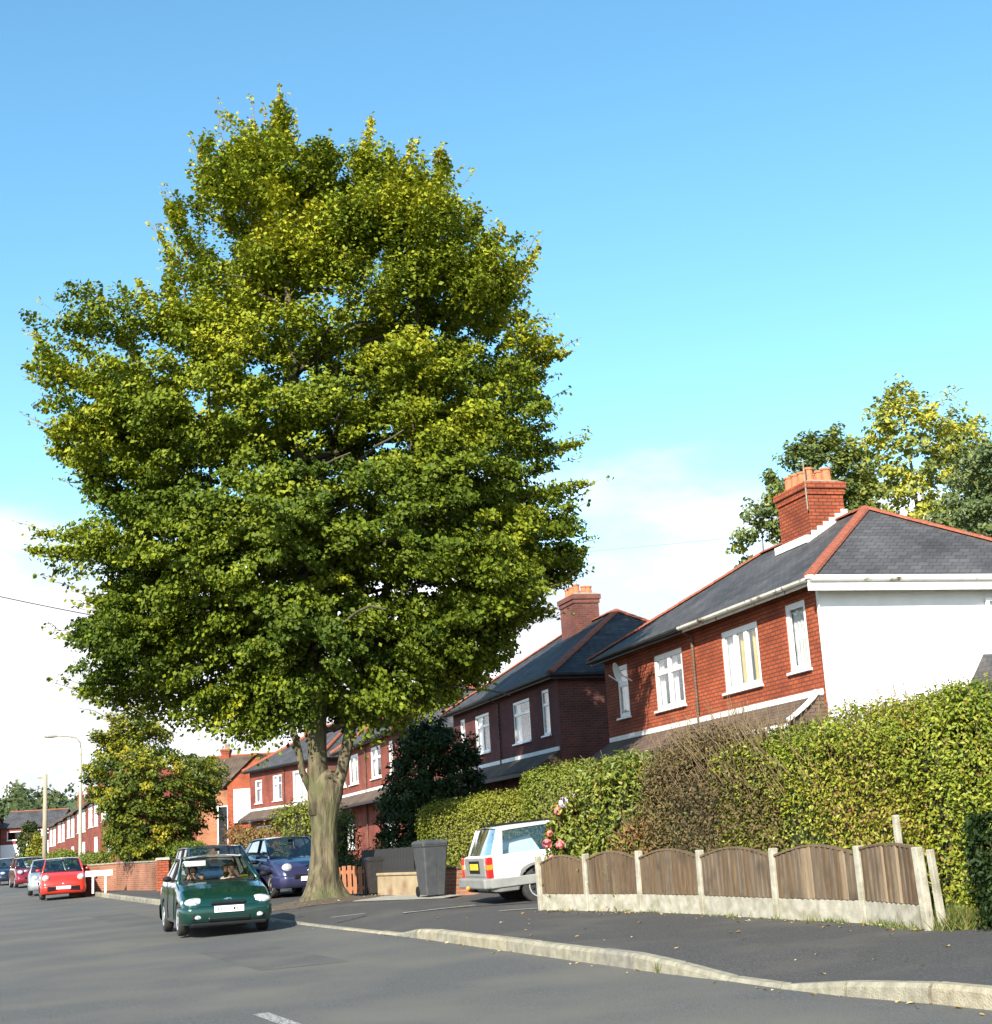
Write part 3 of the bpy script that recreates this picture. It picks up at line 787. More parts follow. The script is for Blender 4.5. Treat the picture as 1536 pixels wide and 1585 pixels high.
# --- second pair, in the shade of the big tree
def wins_std(L, b, style=0):
    zz0, zz1 = b + 0.50, b + 1.85
    return [dict(x0=0.9, x1=1.62, z0=zz0 + .02, z1=zz1 + .06, tr=.45, fw=.085, cur=[(.6, 1, W_)]),
            dict(x0=2.85, x1=4.65, z0=zz0, z1=zz1, tr=.42, fw=.085, cols=(1, 1) if style else (1,), cur=[(0, .25, W_), (.8, 1, W_)]),
            dict(x0=L - 4.75, x1=L - 2.95, z0=zz0, z1=zz1, tr=.42, fw=.085, cols=(1, 1), cur=[(0, .2, W_), (.7, 1, W_)]),
            dict(x0=L - 1.6, x1=L - .95, z0=zz0 + .02, z1=zz1 + .06, tr=.45, fw=.085, cur=[(0, 1, W_)])]
x2, y2 = along(16.0)
base2 = 0.75
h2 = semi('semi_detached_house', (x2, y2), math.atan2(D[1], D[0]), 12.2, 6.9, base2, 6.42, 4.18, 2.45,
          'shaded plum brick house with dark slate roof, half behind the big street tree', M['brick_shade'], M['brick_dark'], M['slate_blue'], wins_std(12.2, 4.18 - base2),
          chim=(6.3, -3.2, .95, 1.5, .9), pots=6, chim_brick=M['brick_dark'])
# --- third pair, sunlit, seen left and right of the trunk
x3, y3 = along(36.6, -0.2)
h3 = semi('semi_detached_house', (x3, y3), math.atan2(D[1], D[0]), 14.0, 6.9, 0.95, 6.60, 4.30, 2.45,
          'sunlit red brick house with white windows seen right behind the big trunk', M['brick_plum'], M['brick_dark'], M['slate'],
          [dict(x0=1.3, x1=2.1, z0=3.85, z1=5.3, fw=.12, cur=[(0, 1, W_)]), dict(x0=3.8, x1=6.0, z0=3.85, z1=5.3, tr=.5, fw=.12, cols=(1, 1), cur=[(0, .25, W_), (.6, 1, W_)]),
           dict(x0=9.0, x1=11.3, z0=3.85, z1=5.3, fw=.14, cols=(1, 1), cur=[(0, 1, W_)]), dict(x0=12.2, x1=13.0, z0=3.85, z1=5.3, fw=.12, cur=[(0, 1, W_)])],
          chim=(6.6, -3.3, 1.2, 1.5, .9), pots=4, tiles=False)
# --- fourth pair, turned with the bend of the road
q4a = np.array([-10.3, 81.8]); q4b = np.array([-16.1, 91.6])
d4 = (q4b - q4a); L4 = float(np.linalg.norm(d4))
h4 = semi('semi_detached_house', tuple(q4a), math.atan2(d4[1], d4[0]), L4, 7.0, 1.15, 6.75, 4.35, 2.3,
          'red brick house left of the big trunk with orange brick corner and grey canopy', M['brick_plum'], M['brick_dark'], M['slate'],
          [dict(x0=0.5, x1=1.4, z0=3.5, z1=5.0, fw=.12, cur=[(0, 1, W_)]), dict(x0=2.4, x1=4.5, z0=3.4, z1=5.15, fw=.14, cols=(1, 1), cur=[(0, 1, W_)]),
           dict(x0=6.2, x1=7.6, z0=3.6, z1=5.1, fw=.1, tr=.5, cols=(1, 1), cur=[(.5, 1, W_)]), dict(x0=9.4, x1=10.5, z0=3.6, z1=5.0, fw=.1, tr=.5, cur=[(0, .7, W_)])],
          chim=(8.4, -3.0, 1.5, 1.0, .8), pots=2, tiles=False, chim_brick=M['brick_buff'])

# --- gabled brick house across the side turning, seen between the two trees
def gable_house(name, loc, rz, L, W, base, e, rise, label, brick, roofm, wins, white=None, chims=(), wing=None, group=None):
    r = empty(name, (loc[0], loc[1], base), rz); tag(r, label, 'house', group)
    mb = MB(); rects = [w[:4] for w in wins]
    wall_with_openings(mb, 0, L, -1.5, e, rects)
    mb.quad((L, -W, -1.5), (0, -W, -1.5), (0, -W, e), (L, -W, e))
    for x, fl in ((0, 0), (L, 1)):
        p = [(x, -W, -1.5), (x, 0, -1.5), (x, 0, e), (x, -W / 2, e + rise), (x, -W, e)]
        mb.quad(*(p[::-1] if fl else p))
    mb.build('wall', brick, r)
    mb = MB(); o = .3; sl = rise / (W / 2)
    top = [(-.15, -W / 2, e + rise + .05), (L + .15, -W / 2, e + rise + .05)]
    for sg in (1, -1):
        yy = o if sg > 0 else -W - o
        a, b_ = (-.15, yy, e - sl * o + .05), (L + .15, yy, e - sl * o + .05)
        q = [a, b_, top[1], top[0]]
        mb.quad(*(q[::-1] if sg > 0 else q)); mb.quad(*[(v[0], v[1], v[2] - .1) for v in (q if sg > 0 else q[::-1])])
        mb.box(-.15, L + .15, min(yy, yy - .03 * sg), max(yy, yy - .03 * sg), e - sl * o - .06, e - sl * o + .045)
    rf = mb.build('roof', roofm, r)
    mb = MB(); mb.tube([top[0], top[1]], .1, 6); mb.build('ridge_capping', M['tile_red'], rf)
    for w in wins:
        window(r, *w[:4], cols=w[4], transom=w[5], fw=.1, curtain=[(0, 1, W_)] if w[6] else None)
    if white:
        mb = MB(); mb.box(0.02, L - .02, .003, .03, white[0], white[1]); 
        mb2 = MB(); wall_with_openings(mb2, 0.0, L, white[0], white[1], [q for q in rects if q[2] >= white[0] and q[3] <= white[1]], y=.02, depth=.02); mb2.build('render_panel', M['render_white'], r)
    for cx, cz, wx, n_ in chims:
        chimney(r, cx, -W / 2, e + rise - .4, e + rise + cz, wx, .6, M['brick_orange'], n_)
    return r
cross = gable_house('brick_house', (-16.6, 108.0), math.pi - .08, 6.4, 7.0, 1.5, 5.4, 2.2,
    'brown roofed brick house facing the camera, between the two street trees', M['brick_buff'], M['tile_brown'], [(4.05, 4.9, 0.2, 3.9, (1,), 0, False)], chims=((5.1, .55, .6, 1),))
gab = gable_house('brick_house', (-19.9, 104.2), math.pi / 2 - .08, 7.0, 4.2, 1.4, 5.3, 1.9,
    'orange brick gable with large white window just right of the smaller street tree', M['brick_orange'], M['tile_brown'], [(2.0, 5.0, 2.8, 4.8, (1, 1), .5, True)])
# bay of white windows on the gable end that faces the camera
bay = MB(); bay.box(-.25, -.01, -3.7, -.5, 2.6, 4.9)
bay = bay.build('bay_window', M['upvc'], gab)
for k in range(3):
    mb = MB(); mb.box(-.262, -.252, -3.6 + k * 1.02, -2.72 + k * 1.02, 2.75, 4.05); mb.build('pane', M['glass'], bay)
    mb = MB(); mb.box(-.262, -.252, -3.6 + k * 1.02, -2.72 + k * 1.02, 4.15, 4.75); mb.build('pane', M['glass'], bay)
# terrace beyond the smaller tree, white bays under one long eave
tA, tB = np.array([-32.6, 122.0]), np.array([-54.4, 175.0])
td = tB - tA; tl = float(np.linalg.norm(td)); n_t = 6; tw = tl / n_t
names = ['nearest', 'second', 'third', 'fourth', 'fifth', 'farthest']
for k in range(n_t):
    p = tA + td * k / n_t
    ev = 7.75 + (6.35 - 7.75) * k / n_t
    gable_house('terraced_house', tuple(p), math.atan2(td[1], td[0]), tw - .02, 7.0, ev - 5.4, 5.4, 2.1,
        'red brick terraced house with white upper bays, %s along the row behind the lamp post' % names[k], M['brick_plum'], M['tile_brown'],
        [(1.0, 4.0, 3.0, 5.1, (1, 1, 1), .5, True), (5.0, 8.2, 3.0, 5.1, (1, 1, 1), .5, True), (1.2, 3.8, .4, 2.1, (1, 1, 1), 0, True)], chims=((tw * .9, 1.3, 1.3, 4),), group='terraced houses down the street')
# houses closing the street
endh = gable_house('brick_house', (-56.6, 186.0), math.pi, 7.2, 8.0, 2.2, 4.9, 1.9,
    'grey roofed house closing the street, brick above and white below', M['brick_plum'], M['slate'], [(1.1, 3.0, 2.9, 4.4, (1, 1), .5, False), (4.2, 6.4, 3.2, 4.3, (1,), 0, False), (1.0, 3.4, .3, 1.8, (1, 1), 0, True)], white=(-1.0, 2.7))
end2 = gable_house('brick_house', (-64.0, 180.0), math.pi, 7.0, 8.0, 2.2, 5.0, 2.0,
    'brick and white house cut by the photo edge, far down the street', M['brick_orange'], M['slate'], [(1.2, 3.2, .3, 1.9, (1, 1), 0, True)], white=(-1.0, 2.9))

# ------------------------------------------------------------------ front garden fence: concrete posts, gravel boards, bowed timber panels
FP = [(0.36, 24.2), (1.05, 23.1), (1.76, 21.9), (2.47, 20.4), (3.15, 18.6), (3.85, 17.0), (4.16, 15.6)]
fz = lambda x, y: float(G(x, y)) + PAVE_DZ
fence = tag(empty('garden_fence', (FP[0][0], FP[0][1], fz(*FP[0]))), 'low fence of brown boards between pale concrete posts below the long hedge', 'fence')
fo = Vector(fence.location)
rf_ = random.Random(11)
POST_H = 0.84
post_lean = [(-.02, 0), (0.0, .01), (.01, 0), (0, 0), (.005, 0), (-.01, .01), (-.035, 0)]
def post(x, y, h, lean, s=.049, ang=0.42):
    z = fz(x, y) - .1
    c, s_ = math.cos(ang), math.sin(ang)
    b = []; t = []
    for ux, uy in ((-1, -1), (1, -1), (1, 1), (-1, 1)):
        px, py = s * (ux * c - uy * s_), s * (ux * s_ + uy * c)
        b.append((x + px - fo.x, y + py - fo.y, z - fo.z)); t.append((x + px * .93 + lean[0] - fo.x, y + py * .93 + lean[1] - fo.y, z + h + .1 - fo.z))
    mb = MB().hexa(b, t)
    return bevel(mb.build('fence_post', M['concrete'], fence), .012, 2)
for (x, y), l in zip(FP, post_lean):
    post(x, y, POST_H + rf_.uniform(-.015, .02), l)
post(4.285, 15.52, POST_H - .04, (-.05, 0), .036)
post(4.12, 16.25, 1.16, (-.01, 0), .035)
for i in range(6):
    a, b_ = np.array(FP[i]), np.array(FP[i + 1]); t = b_ - a; ln = float(np.linalg.norm(t)); u = t / ln
    nr = np.array([-u[1], u[0]])                         # towards the garden
    if nr[0] < 0: nr = -nr
    za, zb_ = fz(*a), fz(*b_)
    def pt(s, off, h):
        q = a + u * s + nr * off
        return (q[0] - fo.x, q[1] - fo.y, za + (zb_ - za) * s / ln + h - fo.z)
    # gravel board
    mb = MB(); s0, s1 = .05, ln - .05
    mb.hexa([pt(s0, -.022, -.05), pt(s1, -.022, -.05), pt(s1, .022, -.05), pt(s0, .022, -.05)], [pt(s0, -.022, .245), pt(s1, -.022, .245), pt(s1, .022, .245), pt(s0, .022, .245)])
    bevel(mb.build('gravel_board', M['concrete'], fence), .008)
    # panel: battens + bowed capping, boards on the road side
    bow = lambda s: .74 + .11 * math.sin(math.pi * (s - s0) / (s1 - s0)) ** 1.0 + (.0 if i else -.03)
    if i == 5: bow = lambda s: .80 + .05 * math.sin(math.pi * (s - s0) / (s1 - s0))
    mb = MB()
    for h in (.33, .62):
        mb.hexa([pt(s0, .012, h), pt(s1, .012, h), pt(s1, .035, h), pt(s0, .035, h)], [pt(s0, .012, h + .045), pt(s1, .012, h + .045), pt(s1, .035, h + .045), pt(s0, .035, h + .045)])
    ns = 10
    for k in range(ns):
        p, q = s0 + (s1 - s0) * k / ns, s0 + (s1 - s0) * (k + 1) / ns
        mb.hexa([pt(p, -.03, bow(p)), pt(q, -.03, bow(q)), pt(q, .03, bow(q)), pt(p, .03, bow(p))], [pt(p, -.03, bow(p) + .025), pt(q, -.03, bow(q) + .025), pt(q, .03, bow(q) + .025), pt(p, .03, bow(p) + .025)])
    panel = mb.build('panel_frame', M['wood_fence'], fence)
    pal = [['wood_fence'] * 3 + ['wood_c'], ['wood_c'] * 2 + ['wood_fence', 'wood_b'], ['wood_fence'] * 2 + ['wood_b', 'wood_b'], ['wood_b'] * 3 + ['wood_fence'], ['wood_b'] * 2 + ['wood_fence', 'wood_light'], ['wood_c', 'wood_b', 'wood_light']][i]
    nb = max(8, int(ln / .115)); wdt = (s1 - s0) / nb
    for k in range(nb):
        p = s0 + k * wdt + rf_.uniform(.0, .006); q = s0 + (k + 1) * wdt + .002
        tk = rf_.uniform(.0, .012); tp = bow((p + q) / 2) - .002 - rf_.uniform(0, .006)
        mb = MB()
        # feather-edged: thick at one edge
        mb.hexa([pt(p, -.004 - tk, .25), pt(q, -.030 - tk, .25), pt(q, .010, .25), pt(p, .010, .25)], [pt(p, -.004 - tk, tp), pt(q, -.030 - tk, tp), pt(q, .010, tp), pt(p, .010, tp)])
        mb.build('plank', M[rf_.choice(pal)], panel)

# ------------------------------------------------------------------ garden walls and gates further along
def wall_run(name, pts, h, th, m, label, cope=None, cat='wall'):
    z0 = fz(*pts[0]); r = empty(name, (pts[0][0], pts[0][1], z0)); tag(r, label, cat)
    for i in range(len(pts) - 1):
        a, b_ = np.array(pts[i]), np.array(pts[i + 1]); ln = float(np.linalg.norm(b_ - a)); u = (b_ - a) / ln
        dzz = fz(*b_) - fz(*a)
        ang = math.atan2(u[1], u[0])
        def loc(s, o, h_): return (s, o, dzz * s / ln + h_)
        place = dict(loc=(a[0] - pts[0][0], a[1] - pts[0][1], fz(*a) - z0), rot=(0, 0, ang))
        mb = MB().hexa([loc(0, -th/2, -.2), loc(ln, -th/2, -.2), loc(ln, th/2, -.2), loc(0, th/2, -.2)], [loc(0, -th/2, h), loc(ln, -th/2, h), loc(ln, th/2, h), loc(0, th/2, h)])
        mb.build('wall_body', m, r, **place)
        if cope:
            mb = MB().hexa([loc(0, -th/2-.03, h), loc(ln, -th/2-.03, h), loc(ln, th/2+.03, h), loc(0, th/2+.03, h)], [loc(0, -th/2-.03, h+.06), loc(ln, -th/2-.03, h+.06), loc(ln, th/2+.03, h+.06), loc(0, th/2+.03, h+.06)])
            bevel(mb.build('coping', cope, r, **place), .01)
    return r
wall_run('garden_wall', [(-3.15, 34.75), (-1.85, 32.75)], .42, .16, M['render_buff'], 'low buff rendered wall between the two wheelie bins', M['render_buff'])
wall_run('garden_wall', [(-1.62, 32.35), (-0.75, 31.6), (0.1, 31.2)], .50, .2, M['brick_wall'], 'low brown brick wall just right of the tall grey bin', M['tile_brown'])
# dark close-boarded fence standing behind the buff wall
dk = tag(empty('dark_fence', (-3.6, 35.55, fz(-3.6, 35.55))), 'black boarded fence behind the low buff wall', 'fence')
for k in range(17):
    s = k * .145
    mb = MB().box(-.068, .068, -.012, .012, .0, 1.0 + .01 * (k % 2))
    mb.build('plank', M['wood_black'], dk, loc=(s * .55, -s * .84, s * .006), rot=(0, 0, math.atan2(-.84, .55)))
# orange stained gate
gt = tag(empty('garden_gate', (-4.28, 35.75, fz(-4.28, 35.75))), 'orange stained slatted gate beside the big trunk', 'gate')
for k in range(6):
    MB().box(-.05, .05, -.012, .012, .04, .66 + .03 * math.sin(k * .9)).build('slat', M['wood_orange'], gt, loc=(.06 + k * .132, -k * .045, 0), rot=(0, 0, -.33))
MB().box(-.02, .80, .014, .04, .50, .58).build('rail', M['wood_orange'], gt, rot=(0, 0, -.33))
MB().box(-.02, .80, .014, .04, .12, .20).build('rail', M['wood_orange'], gt, rot=(0, 0, -.33))
# brick wall with pillar by the smaller tree
wall_run('garden_wall', [(-17.2, 58.2), (-15.0, 56.9), (-12.6, 52.6)], .95, .22, M['brick_wall'], 'red brick garden wall behind the white street nameplate', M['kerb'])
pil = tag(empty('gate_pillar', (-11.9, 50.9, fz(-11.9, 50.9))), 'orange brick gate pillar just left of the green car', 'pillar')
MB().box(-.2, .2, -.2, .2, -.1, 1.02).build('shaft', M['brick_orange'], pil)
MB().hexa([(-.25, -.25, 1.02), (.25, -.25, 1.02), (.25, .25, 1.02), (-.25, .25, 1.02)], [(-.22, -.22, 1.1), (.22, -.22, 1.1), (.22, .22, 1.1), (-.22, .22, 1.1)]).build('cap', M['paving'], pil)

# ------------------------------------------------------------------ wheelie bins
def wheelie_bin(name, x, y, rz, sc, m, label, sticker=False):
    r = tag(empty(name, (x, y, fz(x, y) + .012), rz), label, 'bin', 'wheelie bins by the garden walls')
    r.scale = (sc * .88, sc * .88, sc)
    mb = MB(); w0, w1, d0, d1 = .22, .285, .25, .355
    rows = []
    for h, a, b_ in ((.03, w0, d0), (.5, (w0 + w1) / 2, (d0 + d1) / 2), (.93, w1, d1), (.96, w1 + .02, d1 + .02), (.985, w1 + .02, d1 + .02)):
        rows.append([(-a + .03, -b_, h), (a - .03, -b_, h), (a, -b_ + .03, h), (a, b_ - .03, h), (a - .03, b_, h), (-a + .03, b_, h), (-a, b_ - .03, h), (-a, -b_ + .03, h), (-a + .03, -b_, h)])
    mb.grid(rows); mb.f.append(tuple(range(len(mb.v) - 9, len(mb.v) - 1))); mb.m.append(0)
    body = mb.build('body', m, r)
    # raised centre rib
    MB().hexa([(-.012, -.262, .04), (.012, -.262, .04), (.012, -.24, .04), (-.012, -.24, .04)], [(-.012, -.352, .9), (.012, -.352, .9), (.012, -.33, .9), (-.012, -.33, .9)]).build('rib', m, body)
    lid = MB(); rows = []
    for h, a, b_ in ((.985, .315, .385), (1.02, .318, .388), (1.055, .29, .35), (1.072, .2, .25)):
        rows.append([(-a + .05, -b_, h), (a - .05, -b_, h), (a, -b_ + .05, h), (a, b_ - .05, h), (a - .05, b_, h), (-a + .05, b_, h), (-a, b_ - .05, h), (-a, -b_ + .05, h), (-a + .05, -b_, h)])
    lid.grid(rows); lid.f.append(tuple(range(len(lid.v) - 9, len(lid.v) - 1))); lid.m.append(0)
    lid.build('lid', m, r)
    MB().tube([(-.25, .41, .95), (.25, .41, .95)], .018, 8).build('handle', m, r)
    for sx in (-1, 1):
        MB().lathe([(.04, -.02), (.095, -.02), (.1, 0), (.095, .02), (.04, .02)], 14, axis='x', c=(sx * .23, .27, .1)).build('wheel', M['black_plastic'], r)
    if sticker:
        MB().box(.07, .185, -.345, -.338, .70, .80).build('sticker', M['sticker'], r, rot=(0, 0, 0), loc=(0, .024, 0))
    return r
wheelie_bin('wheelie_bin', -1.80, 31.6, .42, 1.07, M['bin_grey'], 'tall dark grey wheelie bin with a small white sticker', True)
wheelie_bin('wheelie_bin', -3.28, 34.9, .30, .78, M['bin_black'], 'small black bin between orange gate and buff wall')

# ------------------------------------------------------------------ street nameplate, lamp post, pole, wires
sg = tag(empty('street_nameplate', (-15.15, 54.7, fz(-15.15, 54.7)), .12), 'blank white street nameplate on two short posts', 'sign')
for sx in (-.22, .22):
    MB().box(sx - .035, sx + .035, -.03, .03, 0, .62).build('post', M['upvc'], sg)
bevel(MB().box(-.48, .48, -.045, -.031, .6, .80).build('plate', M['plate_white'], sg), .006)

lx, ly = -20.14, 69.54
lp = tag(empty('lamp_post', (lx, ly, fz(lx, ly))), 'tall pale street lamp with a bent arm, left of the smaller tree', 'street lamp')
mb = MB(); mb.lathe([(.11, 0), (.11, 1.2), (.085, 1.35), (.075, 3.5), (.06, 6.25)], 12); mb.build('column', M['lampost'], lp, smooth=True)
MB().box(-.06, .06, -.125, -.105, .4, .95).build('access_door', M['lampost'], lp)
mb = MB(); mb.tube([(0, 0, 6.2), (-.03, 0, 6.5), (-.2, 0, 6.72), (-.55, 0, 6.83), (-1.15, 0, 6.86)], .035, 8); mb.build('arm', M['kerb'], lp, smooth=True)
mb = MB(); mb.ell((-1.42, 0, 6.87), (.34, .11, .07), 12, 6); mb.build('lantern', M['kerb'], lp, smooth=True)
px_, py_ = -29.3, 93.5
pl = tag(empty('telegraph_pole', (px_, py_, fz(px_, py_))), 'short plain pole standing behind the red car', 'pole')
mb = MB(); mb.lathe([(.17, 0), (.15, 3), (.12, 6.35)], 10); mb.build('shaft', M['pole'], pl, smooth=True)
MB().box(-.5, .1, -.05, .05, 6.1, 6.2).build('crossarm', M['pole'], pl)
def wire(name, a, b_, sag, r, label):
    pts = []
    for k in range(17):
        t = k / 16; p = Vector(a).lerp(Vector(b_), t); p.z -= sag * 4 * t * (1 - t); pts.append(p)
    return tag(MB().tube(pts, r, 5).build(name, M['cable'], None), label, 'wire')
wire('overhead_wire', (-29, 58.0, 15.2), (-12.3, 62.0, 10.9), .35, .022, 'thin telephone wire crossing the clouds left of the big tree')
wire('overhead_wire', (-2, 70, 15.0), (24.0, 48.0, 12.2), .35, .006, 'faint telephone wire crossing the sky above the nearest house')

# ------------------------------------------------------------------ foliage
def unit(v): return v / np.maximum(np.linalg.norm(v, axis=-1, keepdims=True), 1e-9)

def leaf_mesh(name, P, Nr, size, tint, rng, hi=True, aspect=.62, axis=None, droop=.0):
    n = len(P)
    Nr = unit(Nr)
    a = rng.normal(size=(n, 3)) if axis is None else axis + rng.normal(size=(n, 3)) * .45
    t = unit(a - Nr * np.sum(a * Nr, 1, keepdims=True)); b = np.cross(Nr, t)
    s = np.asarray(size).reshape(-1, 1) * np.ones((n, 1))
    if hi:
        pts = [(-.5, 0, 0), (-.18, .5, .10), (.2, .42, .09), (.5, 0, -.08), (.2, -.42, .09), (-.18, -.5, .10)]
        faces = np.array([[0, 1, 2, 3], [0, 3, 4, 5]]); k = 4
    else:
        pts = [(-.5, 0, 0), (.0, .5, .12), (.5, 0, -.05), (.0, -.5, .12)]
        faces = np.array([[0, 1, 2], [0, 2, 3]]); k = 3
    V = np.stack([P + t * s * p[0] + b * s * aspect * p[1] + Nr * s * p[2] for p in pts], 1)
    nv = len(pts)
    F = (np.arange(n)[:, None, None] * nv + faces[None]).reshape(-1)
    me = bpy.data.meshes.new(name)
    me.vertices.add(n * nv); me.vertices.foreach_set('co', V.astype(np.float32).reshape(-1))
    me.loops.add(len(F)); me.loops.foreach_set('vertex_index', F.astype(np.int32))
    nf = n * len(faces); me.polygons.add(nf)
    me.polygons.foreach_set('loop_start', np.arange(nf, dtype=np.int32) * k)
    at = me.attributes.new('tint', 'FLOAT', 'POINT')
    at.data.foreach_set('value', np.repeat(np.clip(tint, 0, 1), nv).astype(np.float32))
    me.update(calc_edges=True)
    return me

def in_poly(x, z, poly):
    poly = np.array(poly); inside = np.zeros(len(x), bool); j = len(poly) - 1
    for i in range(len(poly)):
        xi, zi = poly[i]; xj, zj = poly[j]
        c = ((zi > z) != (zj > z)) & (x < (xj - xi) * (z - zi) / (zj - zi + 1e-12) + xi)
        inside ^= c; j = i
    return inside

def edge_dist(x, z, poly):
    poly = np.array(poly); d = np.full(len(x), 1e9)
    for i in range(len(poly)):
        a, b = poly[i], poly[(i + 1) % len(poly)]; ab = b - a
        t = np.clip(((x - a[0]) * ab[0] + (z - a[1]) * ab[1]) / (ab @ ab + 1e-12), 0, 1)
        d = np.minimum(d, np.hypot(x - a[0] - t * ab[0], z - a[1] - t * ab[1]))
    return d

def sample_crown(poly, n, rng, depth=.9, shell=.62, inset=.35, front_k=1.0):
    """spray centres spread through a crown whose outline is poly (x, z about the trunk)"""
    P = np.array(poly); out_ = []
    zb = np.linspace(P[:, 1].min(), P[:, 1].max(), 60)
    xl = np.zeros(60); xr = np.zeros(60)
    gx_ = np.linspace(P[:, 0].min(), P[:, 0].max(), 240)
    for i, z in enumerate(zb):
        ins = gx_[in_poly(gx_, np.full(240, z), poly)]
        if len(ins) == 0: ins = np.array([0.0])
        xl[i], xr[i] = ins.min(), ins.max()
    got = 0
    while got < n:
        x = rng.uniform(P[:, 0].min(), P[:, 0].max(), 4 * n); z = rng.uniform(P[:, 1].min(), P[:, 1].max(), 4 * n)
        ok = in_poly(x, z, poly); x, z = x[ok], z[ok]
        ed = edge_dist(x, z, poly); ok = ed > inset * rng.uniform(.3, 1.0, len(x)); x, z = x[ok], z[ok]
        c = np.interp(z, zb, (xl + xr) / 2); h = np.interp(z, zb, (xr - xl) / 2) + .1
        q = np.clip(1 - ((x - c) / h) ** 2, 0.02, 1)
        ymax = depth * h * np.sqrt(q)
        sh = rng.random(len(x)) < shell
        r = np.where(sh, rng.uniform(.78, 1.0, len(x)), rng.uniform(0, .8, len(x)))
        y = ymax * r * np.where(rng.random(len(x)) < .58, -front_k, 1)
        out_.append(np.stack([x, y, z], 1)); got += len(x)
    return np.concatenate(out_)[:n]

def sprays(C, axis_fn, n_per, radii, rng, size, up_w=.6, out_w=.55, rnd=.55, tint_fn=None, hi=True, name='crown', aspect=.66, trim=None):
    """leaves gathered in flattened sprays around the centres C"""
    m = len(C); O = axis_fn(C)
    side = unit(np.cross(O, np.array([0, 0, 1.0]))); upv = unit(np.cross(side, O))
    k = rng.integers(int(n_per * .6), int(n_per * 1.35), m)
    idx = np.repeat(np.arange(m), k); n = len(idx)
    g = rng.normal(size=(n, 3)); g = unit(g) * (rng.random((n, 1)) ** .45)
    sc = rng.uniform(.7, 1.25, (m, 1))[idx]
    P = C[idx] + (O[idx] * g[:, :1] * radii[0] + side[idx] * g[:, 1:2] * radii[1] + upv[idx] * g[:, 2:] * radii[2]) * sc
    P[:, 2] -= .16 * np.abs(g[:, 0]) * radii[0]
    Nr = np.array([0, 0, 1.0]) * up_w + O[idx] * out_w + rng.normal(size=(n, 3)) * rnd
    if trim is not None:
        jit = rng.normal(size=(n, 2)) * .07
        ok = in_poly(P[:, 0] + jit[:, 0], P[:, 2] + jit[:, 1], trim); P, Nr, idx = P[ok], Nr[ok], idx[ok]; n = len(P)
    tint = tint_fn(P, idx, rng)
    return leaf_mesh(name, P, Nr, rng.uniform(.6, 1.35, n) * size, tint, rng, hi, aspect, axis=O[idx] * .8)

def limb(mb, pts, r0, r1, rng, n=8, wob=.08):
    P = [np.array(p, float) for p in pts]; Q = resample([tuple(p) for p in P], 0.5)
    Q = Q + rng.normal(size=Q.shape) * wob * np.linspace(0, 1, len(Q))[:, None]
    Q[0] = P[0]
    mb.tube([Vector(q) for q in Q], list(np.linspace(r0, r1, len(Q)) ** 1.0), n)

# --- the big street tree
BASE = Vector((-4.40, 33.5, 0.50))
crown_poly = [(-0.43, 19.72), (-0.05, 19.08), (0.04, 17.78), (0.72, 18.13), (1.42, 17.81), (1.92, 18.61), (2.15, 17.56), (2.91, 17.6), (3.7, 17.66), (4.01, 17.01), (3.87, 16.43), (4.4, 16.09), (5.01, 15.77), (5.89, 15.46), (5.64, 14.73), (5.31, 14.25), (5.48, 13.34), (6.42, 12.56), (6.02, 11.78), (5.48, 11.42), (5.76, 10.53), (6.57, 10.28), (6.15, 9.73), (6.59, 9.16), (6.27, 8.8), (6.54, 7.79), (6.34, 7.05), (5.51, 6.8), (5.61, 6.12), (4.89, 5.91), (4.54, 5.3), (3.92, 4.65), (3.17, 4.22), (1.99, 3.86), (1.12, 3.75), (0.26, 3.85), (-0.47, 3.6), (-1.41, 3.56), (-2.2, 3.89), (-3.17, 4.67), (-4.07, 4.53), (-5.09, 4.67), (-5.6, 5.1), (-4.8, 5.52), (-5.24, 5.96), (-5.9, 6.44), (-5.1, 6.81), (-5.25, 7.18), (-4.8, 7.72), (-5.1, 8.11), (-6.14, 7.8), (-6.44, 8.27), (-6.3, 8.69), (-5.11, 9.26), (-5.11, 9.85), (-5.79, 10.2), (-5.99, 10.71), (-6.33, 11.36), (-6.15, 12.14), (-6.5, 12.64), (-6.2, 13.1), (-6.51, 13.77), (-5.59, 13.68), (-5.12, 14.04), (-4.82, 14.4), (-3.71, 14.05), (-3.89, 14.75), (-2.87, 15.48), (-3.41, 16.05), (-3.25, 16.97), (-2.19, 16.61), (-2.39, 17.0), (-2.06, 17.45), (-2.37, 18.19), (-1.73, 18.46), (-1.96, 19.03), (-1.17, 18.95), (-0.81, 19.34)]
rng = np.random.default_rng(7)
tree = tag(empty('street_tree', BASE), 'huge spreading street tree with turning leaves, towering over the green car', 'tree')
